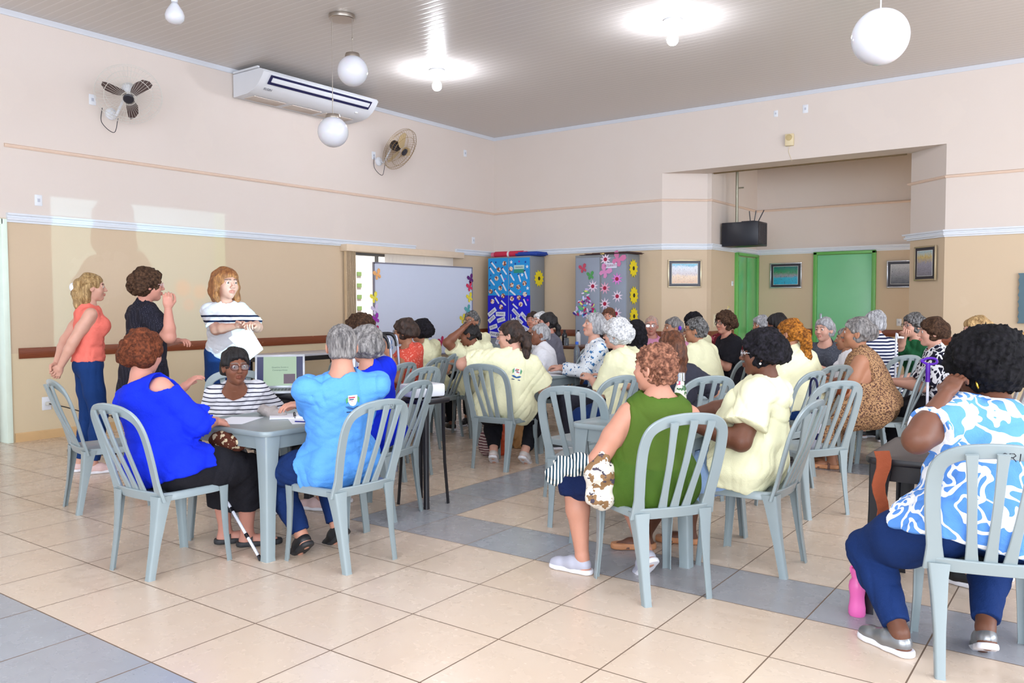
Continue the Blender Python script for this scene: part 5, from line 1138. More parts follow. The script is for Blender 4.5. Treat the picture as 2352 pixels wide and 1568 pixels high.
b = MB(); b.box((0, 0, 0), (.12, .06, .17), bev=.01); b.build('housing', CRM, t); b = MB(); b.lathe([(.045, 0), (.042, .014), (.02, .016)], c=(0, -.03, .03), n=24, M=np.array([[1, 0, 0], [0, 0, -1], [0, 1, 0]])); b.build('sounder', mat('cream_dark', 'c2ac7c', .5), t)
b = MB(); b.tube(bz([(.0, .02, -.08), (-.02, .025, -.16), (.0, .027, -.22), (.03, .027, -.30)], 8), .003, 6); b.build('wire', CRM, t)
t = thing('wall_socket', onX(107, 926), 0, 'white wall socket near the floor at far left with a plugged cable', 'socket'); b = MB(); b.box((0, 0, 0), (.016, .095, .14), bev=.004); b.build('plate', WHP, t); b = MB(); b.box((.03, .0, 0), (.05, .04, .035), bev=.008); b.build('plug', mat('plug_grey', 'd0cfc8', .5), t)
g = ground(205, 1052); p = onX(107, 926)
pts = [p+[.05, 0, 0], p+[.12, .15, -.05], p+[.15, .5, -.18], p+[.2, .9, -.20], (.55, -6.9, .02), (.9, -7.2, .012), (g[0]-.3, g[1]+.35, .012)]
for i in range(60): a = i*.55; rr = .24+.05*math.sin(i*1.9); pts.append((g[0]-.25+rr*1.3*math.cos(a), g[1]+.25+rr*math.sin(a), .012+.0008*i))
b = MB(); b.tube(bz(pts, 5), .006, 6); o = b.build('cable', mat('black_cable', '1b1a1e', .5)); tag(o, 'black cable from the wall socket coiled on the floor behind the blonde woman', 'cable')
# framed pictures
def photo_mat(name, bands, sc=14):
    k = NT(name); s = k.n('SeparateXYZ'); k.l(k.coord('Generated'), s.inputs[0]); z = k.math('ADD', s.outputs[2], k.math('MULTIPLY', k.math('SUBTRACT', k.noise(6, 4, k.coord('Generated')), .5), .35))
    c = k.ramp(z, [(p_, lin(c_)) for p_, c_ in bands]); n_ = k.noise(sc, 4, k.coord('Generated', (2.0, 2.0, 1.4))); c = k.mix(k.ramp(n_, [(.58, (0, 0, 0)), (.66, (.7, .7, .7))]), c, lin(bands[0][1]) if False else (.03, .025, .03)); k.set(c, .15); return k.m
def picture(c, n, w, h, label, pm, fr, mw=.055):
    n = nrm(n); sx = nrm(np.cross((0, 0, 1), n)); A = np.stack([sx, n, (0, 0, 1)], 1); c = np.array(c)+n*.014; t = thing('framed_picture', c, 0, label, 'picture', 'framed pictures around the alcove')
    b = MB()
    for dx, dz, ww, hh in ((0, h/2, w+.02, .02), (0, -h/2, w+.02, .02), (w/2, 0, .02, h), (-w/2, 0, .02, h)): b.box(A@np.array([dx, 0, dz]), (ww, .028, hh), A, bev=.003)
    b.build('frame', fr, t); b = MB(); b.box((0, 0, 0), (w, .012, h), A); b.build('mount', mat('dark_mount', '2a2733', .4), t, 0)
    b = MB(); b.box(n*.008, (w-2*mw+.014, .003, h-2*mw+.014), A); b.build('mount_edge', mat('pale_edge', 'c9c9c4', .5), t, 0); b = MB(); b.box(n*.010, (w-2*mw, .003, h-2*mw), A); b.build('photograph', pm, t, 0)
FRB = mat('champagne_frame', 'b7a78a', .3, .6); FRS = mat('silver_frame', 'c3c4c8', .25, .7)
nL = np.array([.63, -.775, 0]); nR = np.array([-.68, -.73, 0])
picture((3.62, .237, 1.89), nL, .52, .42, 'framed beach scene photo on the left splay of the alcove', photo_mat('beach_photo', [(0, 'c08a55'), (.35, 'd9b48c'), (.5, 'b9a9ac'), (.8, 'c9ccd4'), (.95, '3aa0c0')]), FRB)
picture((4.50, 2.515, 1.90), BW, .53, .42, 'framed photo of a turquoise pool on the alcove wall', photo_mat('pool_photo', [(0, '1d9fc4'), (.35, '2fa6c6'), (.5, '8f8d95'), (.7, '2f8a5e'), (.95, '1f6f6a')], 9), FRS)
picture((6.42, 2.515, 1.88), BW, .53, .42, 'framed black and white photo half hidden by the pillar', photo_mat('grey_photo', [(0, '4a4a50'), (.5, '8c8c92'), (.95, 'bdbdc0')]), FRS)
picture((7.11, .21, 1.945), nR, .40, .44, 'framed photo of a crowded street on the right splay', photo_mat('crowd_photo', [(0, '7d7a86'), (.5, '9694a2'), (.75, 'c8b070'), (.95, 'a9bfc4')], 20), FRB)
# television cage hanging in the alcove
t = thing('television_cage', (4.31, 1.0, 2.52), 0, 'black hanging television cage with antennas in the alcove', 'television cage'); STL = mat('black_steel', '1a1c26', .35)
b = MB(); b.box((0, 0, 0), (.60, .42, .38), bev=.01); b.build('cage', STL, t)
b = MB(); b.box((.301, 0, 0), (.006, .36, .32)); b.build('screen', mat('screen_brown', '4e4644', .25), t, 0); b = MB()
for i in range(7): b.box((.308, -.16+.053*i, 0), (.006, .008, .33))
b.build('grille', STL, t, 0)
b = MB(); b.tube([(-.11, -.05, .19), (-.11, -.05, 1.40)], .024, 12); b.tube([(-.11, -.05, .75), (.0, -.05, .75)], .012, 8); b.build('pole', mat('galvanised_pole', '9a9684', .4, .5), t)
for x, dx in ((.08, -.02), (.14, .03), (.20, .10)): b = MB(); b.tube([(x, .05, .19), (x+dx, .05, .38)], .008, 6); b.build('antenna', STL, t)
b = MB(); b.box((.06, .05, .205), (.22, .12, .03), bev=.005); b.build('receiver', STL, t)
# whiteboard with paper butterflies in front of the window
X0 = .42; TL_, TR_ = onX(858, 603, X0), onX(1083, 615, X0); yl, yr, zt = TL_[1], TR_[1], (TL_[2]+TR_[2])/2
t = thing('whiteboard', (X0, (yl+yr)/2, 0), 0, 'large whiteboard on a stand edged with paper butterflies', 'whiteboard'); w_ = yr-yl
b = MB(); b.box((0, 0, (zt+.62)/2), (.018, w_, zt-.62)); b.build('board', mat('board_white', 'cfd6e8', .22, var=.01), t, 0)
b = MB()
for z in (.62, zt): b.box((0, 0, z), (.03, w_+.02, .022))
for y in (-w_/2, w_/2): b.box((0, y, (zt+.62)/2), (.03, .022, zt-.62))
b.build('frame', mat('aluminium', '9b9db0', .35, .6), t, 0)
for y in (-w_/2+.1, w_/2-.1): b = MB(); b.box((-.03, y, .36), (.03, .03, .72)).box((-.02, y, .02), (.45, .04, .04), bev=.006); b.build('leg', mat('aluminium', '9b9db0', .35, .6), t)
BF = [(.0, -.30), (.10, -.22), (.42, .10), (.50, .42), (.30, .52), (.08, .18), (.0, .12), (-.08, .18), (-.30, .52), (-.50, .42), (-.42, .10), (-.10, -.22)]
BF = [(.02, .10), (.12, .40), (.34, .52), (.50, .36), (.40, .10), (.18, .0), (.34, -.14), (.32, -.36), (.14, -.40), (.02, -.16), (-.02, -.16), (-.14, -.40), (-.32, -.36), (-.34, -.14), (-.18, .0), (-.40, .10), (-.50, .36), (-.34, .52), (-.12, .40), (-.02, .10)]
def sticker(name, pts, c, sx, up, size, m, parent, rot=0, label=None, off=.004, th=.003, origin=(0, 0, 0)):
    n = nrm(np.cross(sx, up)); n = n if n@(CAM-np.array(c)) > 0 else -n; P2 = np.array(pts)*size; ca, sa = math.cos(rot), math.sin(rot); P2 = P2@np.array([[ca, sa], [-sa, ca]])
    base = np.array([np.asarray(c)+x*np.asarray(sx)+y*np.asarray(up) for x, y in P2])-origin; b = MB(); b.loft([base+n*off, base+n*(off+th)]); return b.build(name, m, parent, 0, label=label)
def col(c, r=.7): return mat('paper_'+c, c, r, var=.03)
org = np.array([X0, (yl+yr)/2, 0])
for px, py, c, nm in ((865, 631, 'f0b070', 'pale orange'), (858, 684, 'eede50', 'yellow'), (860, 711, 'd9cbe8', 'lilac'), (861, 733, '9a2fa8', 'violet'), (862, 762, 'b0245a', 'crimson'), (893, 795, '86a8dc', 'light blue'), (1079, 641, '5c1a6a', 'dark purple'), (1077, 659, 'd23358', 'red'), (1077, 684, 'e4d23a', 'yellow'), (1073, 712, '5aa8ac', 'teal'), (1062, 733, 'e0cc3c', 'yellow'), (1012, 785, 'b42c58', 'crimson'), (1000, 794, '5aa8ac', 'teal')):
    sticker('paper_butterfly', BF, onX(px, py, X0), (0, 1, 0), (0, 0, 1), .16, col(c), t, .4, nm+' paper butterfly', off=.018, origin=org)
# steel cabinets
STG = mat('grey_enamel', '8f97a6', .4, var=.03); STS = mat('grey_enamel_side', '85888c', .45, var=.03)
def cabinet(x0, x1, h, label):
    t = thing('steel_cabinet', ((x0+x1)/2, -.24, 0), 0, label, 'cabinet'); w = x1-x0
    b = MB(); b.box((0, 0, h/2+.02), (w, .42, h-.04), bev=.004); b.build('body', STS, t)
    for s_ in (-1, 1):
        b = MB(); b.box((s_*w/4, -.2115, h/2+.02), (w/2-.035, .012, h-.12), bev=.003); d = b.build('door', STG, t)
        if s_ > 0:
            b = MB(); b.box((.035, -.225, 1.05*h/2.2+.10), (.02, .02, .15), bev=.004); b.build('handle', mat('chrome', 'c9ccd2', .2, .9), d); b = MB(); b.lathe([(.012, 0), (.012, .012), (.004, .014)], c=(.035, -.218, 1.0), n=12, M=np.array([[1, 0, 0], [0, 0, -1], [0, 1, 0]])); b.build('lock', DRK, d)
    return t
C1 = cabinet(.24, 1.12, 2.235, 'grey steel cabinet covered with blue paper, name labels and photo discs'); C2 = cabinet(2.01, 2.965, 2.20, 'grey steel cabinet decorated with daisies, butterflies and sunflowers')
o1, o2 = np.array([.68, -.24, 0]), np.array([2.4875, -.24, 0]); YF = -.458
def cA(X, Y): return onY(1110+X/13.07, 580+Y/13.07, YF)
def cB(X, Y): return onY(1110+X/15.68, 690+Y/15.68, YF)
def cC(X, Y): return onY(1310+X/9.8, 570+Y/9.8, YF)
def sheet(P0_, P1_, m, parent, o, nm='paper_sheet', off=.0005, label=None):
    x0, x1, z0, z1 = P0_[0], P1_[0], P1_[2], P0_[2]; c = ((x0+x1)/2, YF, (z0+z1)/2); return sticker(nm, rect(0, 0, x1-x0, z1-z0), c, (1, 0, 0), (0, 0, 1), 1, m, parent, off=off, th=.0015, origin=o, label=label)
sheet(cA(150, 180), cA(752, 1280), col('1c93da'), C1, o1, label='light blue paper'); sheet(cA(765, 165), cA(1400, 1280), col('1c93da'), C1, o1, label='light blue paper')
sheet(cA(140, 1285), cA(752, 2560), col('1010c8'), C1, o1, label='dark blue paper'); sheet(cA(765, 1285), cA(1410, 2560), col('1010c8'), C1, o1, label='dark blue paper')
UPX, UPZ = (1, 0, 0), (0, 0, 1); LAB = col('e2e4f2'); INK = mat('label_ink', '3b3c55', .8)
PEN = [(-.5, -.09), (.38, -.09), (.5, 0), (.38, .09), (-.5, .09)]
def pencil(a, b_):
    a, b_ = np.array(a), np.array(b_); d = b_-a; L = np.linalg.norm(d); o = sticker('pencil_label', PEN, (a+b_)/2, UPX, UPZ, L, LAB, C1, math.atan2(d[2], d[0]), off=.004, origin=o1); sticker('pencil_end', rect(0, 0, .02, .035), a, UPX, UPZ, 1, col('2a2468'), o, math.atan2(d[2], d[0]), off=.006, origin=o1)
for q in ((245, 290, 400, 480), (200, 450, 340, 640), (575, 465, 715, 665), (525, 640, 635, 880), (810, 630, 940, 850), (1060, 650, 1130, 890), (1245, 545, 1325, 800), (210, 800, 350, 985), (580, 920, 700, 1160), (350, 1120, 495, 1320), (790, 1120, 980, 1280), (350, 1335, 480, 1540), (535, 1430, 690, 1590), (880, 1530, 1050, 1690), (1210, 1380, 1310, 1600)): pencil(cA(q[0], q[1]), cA(q[2], q[3]))
disc = [(math.cos(a)*.5, math.sin(a)*.5) for a in np.linspace(0, 2*math.pi, 18, endpoint=False)]
PHD = NT('photo_disc'); PHD.set(PHD.ramp(PHD.noise(28, 3), [(.35, lin('7a3b2e')), (.48, lin('e0b49a')), (.56, lin('efe6dc')), (.68, lin('c0703a'))], 'CONSTANT'), .5); PHD = PHD.m
for X, Y in ((640, 325), (470, 515), (835, 490), (405, 775), (515, 1065), (230, 1165), (860, 975), (1060, 1030), (1245, 920), (1255, 1250), (600, 1295), (1075, 1350), (865, 1385), (280, 1465), (1130, 1550), (538, 1630)): sticker('photo_disc', disc, cA(X, Y), UPX, UPZ, .085, PHD, C1, off=.004, origin=o1)
star = [((.5 if i % 2 == 0 else .22)*math.sin(i*math.pi/5), (.5 if i % 2 == 0 else .22)*math.cos(i*math.pi/5)) for i in range(10)]
for X, Y, c, s_ in ((845, 285, 'e8f0fa', .07), (1320, 420, 'e8f0fa', .07), (1170, 665, 'e8f0fa', .07), (1335, 1065, 'e8f0fa', .07), (380, 295, '12389a', .05), (965, 335, '12389a', .05), (1270, 280, '12389a', .05), (230, 680, '12389a', .04), (195, 985, '12389a', .05), (1080, 265, '8a2a9a', .05), (665, 790, 'd030b0', .04), (1120, 1170, 'c02aa0', .04), (1340, 1420, 'd020d0', .05)): sticker('paper_star', star, cA(X, Y), UPX, UPZ, s_, col(c), C1, off=.003, origin=o1)
pl = sheet(cA(925, 380), cA(1235, 605), col('b9d8d4'), C1, o1, 'plaque', .004); c0, c1 = cA(925, 500), cA(1235, 605); sticker('plaque_band', rect(0, 0, c1[0]-c0[0], c0[2]-c1[2]), ((c0[0]+c1[0])/2, YF, (c0[2]+c1[2])/2), UPX, UPZ, 1, col('2f8f78'), pl, off=.006, th=.001, origin=o1)
def wtext(s_, c, size, rot, parent, o, m=INK, sx=1.0, off=.009):
    ca, sa = math.cos(rot), math.sin(rot); return text('lettering', s_, size, frame4(np.array(c)+[0, -off, 0]-o, (ca, 0, sa), (-sa, 0, ca)), m, parent, .0004, sx)
wtext('MAGNATE', cA(1085, 440), .032, 0, pl, o1)
for X, Y, a, w_, h_, s_ in ((325, 415, 35, 330, 120, 'MARIA'), (630, 485, 0, 340, 125, 'MARIA'), (315, 660, 37, 280, 125, 'ADELIA'), (650, 690, 16, 290, 125, 'ANGELA'), (370, 950, 17, 285, 120, 'ALZIRA'), (665, 985, 33, 290, 120, 'NADIR'), (400, 1215, -6, 340, 145, 'MARIA'), (1190, 450, -42, 345, 105, 'ZENAIDE'), (1480, 580, -45, 320, 115, 'JOEL'), (1300, 710, -38, 300, 110, 'NADIR'), (1120, 740, -55, 200, 100, 'ILMA'), (1530, 1010, -25, 290, 120, 'ILZA'), (545, 1430, 60, 260, 110, 'ANA')):
    c = cB(X, Y); k_ = np.linalg.norm(cB(X+100, Y)-c)/100; o = sticker('name_label', rect(0, 0, w_*k_, h_*k_), c, UPX, UPZ, 1, LAB, C1, math.radians(a), off=.0045, origin=o1); wtext(s_, c, h_*k_*.62, math.radians(a), o, o1, sx=min(1, w_/(h_*.62*len(s_)*.78)))
def rays(n, r0, r1, seed=0):
    return [((r1 if i % 2 == 0 else r0)*math.cos(i*math.pi/n), (r1 if i % 2 == 0 else r0)*math.sin(i*math.pi/n)) for i in range(2*n)]
def flower(c, n, r, m, mc, parent, o, sx=UPX, nm='paper_daisy', cr=.3, sq=1.0, r0=.42):
    f = sticker(nm, [(x*sq, y) for x, y in rays(n, r*r0, r)], c, sx, UPZ, 1, m, parent, .2, off=.004, origin=o); sticker('flower_centre', [(x*cr*2*r*sq, y*cr*2*r) for x, y in disc], c, sx, UPZ, 1, mc, f, off=.008, origin=o)
for X, Y, c in ((795, 250, 'eedbea'), (1055, 690, 'e884d8'), (510, 855, 'eed9e8'), (780, 895, 'eeb0c8'), (1060, 1080, 'eedbea'), (780, 1250, 'eedbea'), (1035, 1470, 'eedbea')): flower(cC(X, Y), 9, .105, col(c), col('a3123c'), C2, o2)
for X, Y, c, s_, a in ((1080, 255, 'd67aa6', .24, -.5), (780, 530, 'dc8fc0', .22, -.6), (290, 460, 'b8435a', .15, .3), (460, 620, '4f9a55', .14, .2)): sticker('paper_butterfly', BF, cC(X, Y), UPX, UPZ, s_, col(c), C2, a, off=.006, origin=o2)
lb = sheet(cC(765, 335), cC(1050, 440), LAB, C2, o2, 'name_label', .006); wtext('ARTESANATO', cC(908, 388), .055, .03, lb, o2, mat('pink_ink', 'a05a78', .8), .62, .012)
xr = 2.969
for X, Y in ((1415, 450), (1425, 1060), (1425, 1530)): flower(onX(1310+X/9.8, 570+Y/9.8, xr), 12, .15, col('e8d21c'), col('241d12'), C2, o2, (0, 1, 0), 'paper_sunflower', .22, 1.0, .72)
flower(onX(1110+1665/13.07, 580+775/13.07, 1.124), 12, .15, col('e8d21c'), col('241d12'), C1, o1, (0, 1, 0), 'paper_sunflower', .22, 1.0, .72)
random.seed(3)
pc = ['8d2f86', 'c8b8e0', 'e8e27a', 'b3205f', '2a1a7a', '58b070', '5aa8dc', 'e6d0ea', 'd8d2f0']
for i in range(64):
    f = random.random()**.6; X = 350+(random.random()-.5)*2*(30+250*f); Y = 900+640*f; sticker('foil_petal', [(x*1.0, y*.45) for x, y in disc], cC(X, Y), UPX, UPZ, .055+.03*random.random(), col(pc[i % 9], .25), C2, random.random()*3, off=.004+.0006*i*.3, origin=o2)
t = thing('fabric_roll', (.56, -.30, 2.288), math.radians(2), 'red fabric roll tied with a white band on the blue papered cabinet', 'fabric roll'); Ry = np.array([[0, 0, 1], [0, 1, 0], [-1, 0, 0]])
b = MB(); b.lathe([(.050, -.30), (.053, -.29), (.053, .29), (.050, .30)], n=20, M=Ry); b.build('roll', col('c42648'), t); b = MB(); b.lathe([(.0545, -.02), (.0545, .02)], n=20, M=Ry@np.eye(3)); b.build('band', col('e6dce4'), t)
b = MB(); b.lathe([(.042, -.37), (.044, .37)], n=16, M=Ry); b.build('inner_roll', col('d8708c'), t)
t = thing('folded_cloth', (.98, -.22, 2.237), 0, 'dark blue folded fabric lying on the right of the cabinet top', 'fabric'); b = MB(); b.box((0, 0, .035), (.46, .34, .03), bev=.006).box((.02, .0, .06), (.40, .32, .026), bev=.006).box((-.02, .01, .015), (.42, .30, .02), bev=.005); b.build('folds', col('1c3f9a'), t)
t = thing('cardboard_sheets', (2.55, -.24, 2.202), math.radians(-4), 'dark brown cardboard sheets lying on the flowered cabinet', 'cardboard'); b = MB(); b.box((0, 0, .006), (.92, .46, .008)).box((.08, -.02, .016), (.85, .44, .008), rotz(.06)).box((.12, .0, .028), (.7, .4, .006), rotz(-.05)); b.build('sheets', mat('dark_card', '4a3232', .7), t, 0)
b = MB(); b.box((0, -.235, .012), (.07, .02, .02)); b.build('tape', col('e0c27a'), t, 0)
# sideboard with bottles beyond the middle table
def bottle(x, y, z, h, r, m, label, cap=None, capm=None, neck=.45, nm='bottle', grp=None, shape=None):
    t = thing(nm, (x, y, z), 0, label, 'bottle', grp); prof = shape or [(r*.9, 0), (r, h*.03), (r, h*.66), (r*.9, h*.74), (r*neck, h*.84), (r*neck, h*.90)]
    b = MB(); b.lathe(prof+[(prof[-1][0]*.9, prof[-1][1]+.001)], n=24); b.build('flask', m, t); b = MB(); cr = prof[-1][0]*1.12; z0 = prof[-1][1]; b.lathe([(cr, z0), (cr, h*.99), (cr*.9, h)], n=20); b.build('cap', capm or m, t); return t
p = at(1303, 792, 11.0); t = thing('side_table', (p[0], p[1], 0), 0, 'brown side table with bottles between the two cabinets', 'table'); zt_ = p[2]
b = MB(); b.box((0, 0, zt_-.02), (.75, .45, .04), bev=.006); b.build('tabletop', mat('brown_table', '5a3826', .4), t)
for sx in (-1, 1):
    for sy in (-1, 1): b = MB(); b.box((sx*.34, sy*.19, (zt_-.04)/2), (.04, .04, zt_-.04)); b.build('leg', mat('brown_table', '5a3826', .4), t, 0)
KB = mat('black_gloss', '17161c', .2); CLR = mat('clear_pet', 'c8d6e4', .08, Transmission_Weight=.8, IOR=1.3)
bottle(p[0]-.03, p[1]-.02, zt_, .20, .035, KB, 'black bottle on the brown side table'); bottle(p[0]+.05, p[1]-.10, zt_, .10, .035, CLR, 'clear glass jar on the brown side table', nm='jar', neck=.8); bottle(p[0]+.14, p[1]+.05, zt_, .20, .032, WHP, 'white bottle with black cap on the brown side table', capm=KB)
p = at(1122, 806, 8.35); bottle(p[0], p[1], .72, .22, .036, KB, 'black steel bottle with loop cap between two women in pale yellow', neck=.5)
p = at(1325, 806, 8.75); bottle(p[0], p[1], .72, p[2]+.10-.72 if p[2] > .8 else .26, .034, CLR, 'clear water bottle with blue cap beside the floral blouse', capm=col('2f62c8'))
t_ = bottle(*ground(1968, 1412), .215, .035, mat('pink_plastic', 'ee6cb4', .35), 'pink water bottle with carrying loop standing on the floor beside the black table', shape=[(.033, 0), (.037, .008), (.037, .035), (.033, .06), (.031, .085), (.034, .11), (.037, .13), (.034, .155), (.024, .17), (.024, .178)])
b = MB(); b.tube(bz([(-.024, 0, .185), (-.028, 0, .215), (0, 0, .232), (.03, 0, .222), (.034, 0, .19), (.030, 0, .165)], 6), .0055, 8); b.build('loop', mat('pink_plastic', 'ee6cb4', .35), t_)
g = at(1563, 900, 4.95)
FLW = NT('floral_enamel'); FLW.set(FLW.ramp(FLW.noise(22, 3), [(.36, lin('3c6b3a')), (.44, lin('f0ecdf')), (.56, lin('f0ecdf')), (.62, lin('d8457a')), (.72, lin('e8c23c'))], 'CONSTANT'), .25)
bottle(g[0], g[1], .722, .285, .036, FLW.m, 'floral steel thermos bottle with silver cap behind the short auburn curls', capm=mat('chrome', 'c9ccd2', .2, .9), shape=[(.034, 0), (.036, .006), (.036, .17), (.034, .19), (.024, .215), (.024, .235)])
# papers, books and small things on the tables
PAPER = mat('white_paper', 'eef0f8', .7, var=.02)
def paper(x, y, z, a, label, w=.21, h=.297, grp='papers on the middle table', M=None):
    b = MB(); b.box((0, 0, .0008), (w, h, .0012)); o = b.build('sheet_of_paper', PAPER, None, 0); o.location = (x, y, z); o.rotation_euler = (0, 0, a); tag(o, label, 'paper', grp); return o
for i, (dx, dy, a) in enumerate(((-.22, -.2, .3), (.02, -.26, -.2), (.22, -.05, 1.2), (-.05, .1, .1), (.2, .2, .8), (-.25, .15, 1.4))): paper(4.42+dx, -5.22+dy, .7165+.0016*i, a, 'white sheet of paper on the middle table, ' + ('left front corner', 'front edge below the purple box', 'right of the purple box', 'at the centre under others', 'at the right rear corner', 'at the left rear corner')[i])
t = thing('pencil_box', (4.62, -5.42, .727), .5, 'dark purple patterned box on the middle table', 'box'); b = MB(); b.box((0, 0, .035), (.17, .10, .065), bev=.01)
PB = NT('purple_pattern'); PB.set(PB.ramp(PB.noise(40, 2), [(.52, lin('3e0f36')), (.56, lin('e0b8d8'))], 'CONSTANT'), .5); b.build('box', PB.m, t); b = MB(); b.box((0, 0, .004), (.175, .105, .008)); b.build('base', col('c040a8'), t, 0)
t = thing('tissue', (4.60, -5.26, .727), 0, 'white folded tissue standing beside the purple box', 'tissue'); b = MB(); b.loft([[(-.03, -.01, 0), (.03, -.012, 0), (.028, .012, 0), (-.028, .01, 0)], [(-.018, -.004, .06), (.02, -.006, .06), (.015, .006, .06), (-.014, .005, .06)], [(-.006, -.002, .11), (.004, -.002, .105), (.004, .002, .105), (-.005, .002, .11)]]); b.build('folds', PAPER, t)
t = thing('spiral_notebook', (5.06, -8.60, .7145), .9, 'open spiral notebook on the left foreground table', 'notebook'); b = MB(); b.box((0, 0, .006), (.15, .21, .012), bev=.002).box((-.155, .0, .004), (.15, .21, .008), bev=.002); b.build('pages', PAPER, t); b = MB()
for i in range(14): th_ = np.linspace(0, 2*math.pi, 9); b.tube(np.c_[-.078+.008*np.cos(th_), np.full(9, -.09+.0138*i), .010+.008*np.sin(th_)], .0012, 5, cap=False)
b.build('spiral', KB, t)
def pen(x, y, z, a, c, label):
    t = thing('pen', (x, y, z+.005), a, label, 'pen'); b = MB(); b.tube([(-.07, 0, 0), (.055, 0, 0)], .0042, 8); b.build('barrel', c, t); b = MB(); b.tube([(.055, 0, 0), (.07, 0, 0)], [.004, .001], 8); b.build('tip', KB, t)
pen(5.09, -8.58, .727, .2, col('2a62c8', .3), 'blue pen lying on the spiral notebook'); pen(5.28, -8.80, .7145, .35, col('1a237a', .3), 'dark blue pen lying near the elbow of the man in sky blue')
paper(4.86, -8.98, .7145, .5, 'white sheet lying on the left foreground table', grp=None); paper(5.2, -8.72, .7146, 1.0, 'white sheet under the dark blue pen on the left table', grp=None)
# cloth cap on the left table
s = S(); s.ell((0, 0, .03), (.075, .06, .035), k=.02); s.cone((.05, .0, .01), (.11, .02, .008), .035, .03, k=.02); s.plane((0, 0, 0), (0, 0, -1), .003); s.disp(wob(60, .006, 5)); V, Q = s.mesh(.006, (-.12, -.1, -.02), (.18, .1, .1))
o = mesh('crumpled_cloth', V, None, cloth('grey_white_cloth', 'a9a09c'), None, 180, quads=Q); o.location = (4.82, -8.72, .7145); tag(o, 'small grey and white cloth lying before the elderly woman in stripes', 'cloth')
# the projector on the table, and its picture on the wall
PJ = (5.08, -7.66, .835); t = thing('projector', (PJ[0]+.135, PJ[1]-.035, .762), math.radians(75), 'small white projector on a black stool behind the grey haired woman in royal blue', 'projector')
q = thing('plastic_stool', (PJ[0]+.14, PJ[1]-.04, 0), 0, 'tall black stool under the small white projector', 'stool')
b = MB(); b.box((0, 0, .742), (.30, .26, .036), bev=.012); b.build('seat', BLACKP, q)
for sx in (-1, 1):
    for sy in (-1, 1): b = MB(); b.loft(lleg((sx*.125, sy*.105, .73), (sx*.145, sy*.125, 0), .035, .028, sx, sy)); b.build('leg', BLACKP, q, 45)
b = MB(); b.box((0, 0, .05), (.26, .20, .09), bev=.015); b.build('housing', WHP, t); b = MB(); b.lathe([(.028, 0), (.028, .03), (.02, .032)], c=(0, .10, .06), n=20, M=np.array([[1, 0, 0], [0, 0, 1], [0, -1, 0]])); b.build('lens', KB, t)
l = bpy.data.lights.new('projector_beam', 'POINT'); l.energy = 300.0; l.shadow_soft_size = .012; l.use_nodes = True; nt = l.node_tree; lo_ = bpy.data.objects.new('projector_beam', l); COL.objects.link(lo_); lo_.location = PJ
class _L: pass
L_ = NT('tmp'); L_.t = nt; em = nt.nodes['Emission']
tc = L_.n('TexCoord'); sp = L_.n('SeparateXYZ'); L_.l(tc.outputs['Normal'], sp.inputs[0]); nx = L_.math('MULTIPLY', sp.outputs[0], -1.0); nxs = L_.math('MAXIMUM', nx, .05)
wy = L_.math('ADD', L_.math('MULTIPLY', L_.math('DIVIDE', sp.outputs[1], nxs), PJ[0]), PJ[1]); wz = L_.math('ADD', L_.math('MULTIPLY', L_.math('DIVIDE', sp.outputs[2], nxs), PJ[0]), PJ[2])
def band(v, a, b_): return L_.math('MULTIPLY', L_.math('GREATER_THAN', v, a), L_.math('LESS_THAN', v, b_))
mk = L_.math('MULTIPLY', L_.math('MULTIPLY', band(wy, -7.78, -5.65), band(wz, .95, 2.575)), L_.math('GREATER_THAN', nx, .05))
def blob(y, z, r, r0=0):
    d = L_.math('SQRT', L_.math('ADD', L_.math('POWER', L_.math('SUBTRACT', wy, y), 2.0), L_.math('POWER', L_.math('SUBTRACT', wz, z), 2.0))); return L_.math('MULTIPLY', L_.math('LESS_THAN', d, r), L_.math('GREATER_THAN', d, r0))
c = L_.mix(blob(-6.25, 1.62, .10), (.42, .84, 1.0), (1.0, .72, .5)); c = L_.mix(blob(-6.02, 1.58, .09), c, (1.0, .75, .5)); c = L_.mix(blob(-6.18, 1.42, .07, .03), c, (1.0, .6, .5)); c = L_.mix(band(wy, -5.80, -5.65), c, (.45, .95, .75))
L_.l(c, em.inputs[0]); L_.l(L_.math('MULTIPLY', mk, 1.0), em.inputs['Strength']); bpy.data.materials.remove(L_.m)
# papers held by the standing woman
Pw = [at(525, 776, 7.32), at(572, 748, 7.38), at(604, 800, 7.30), at(573, 824, 7.26)]
b = MB(); nn = nrm(np.cross(Pw[1]-Pw[0], Pw[3]-Pw[0]))
for k_ in range(3): q = np.array(Pw)+nn*.004*k_+np.array([0, 0, -.003*k_]); b.loft([q, q+nn*.001])
o = b.build('sheaf_of_paper', PAPER, None, 0); tag(o, 'white sheets held by the standing woman in the striped white tee', 'paper')
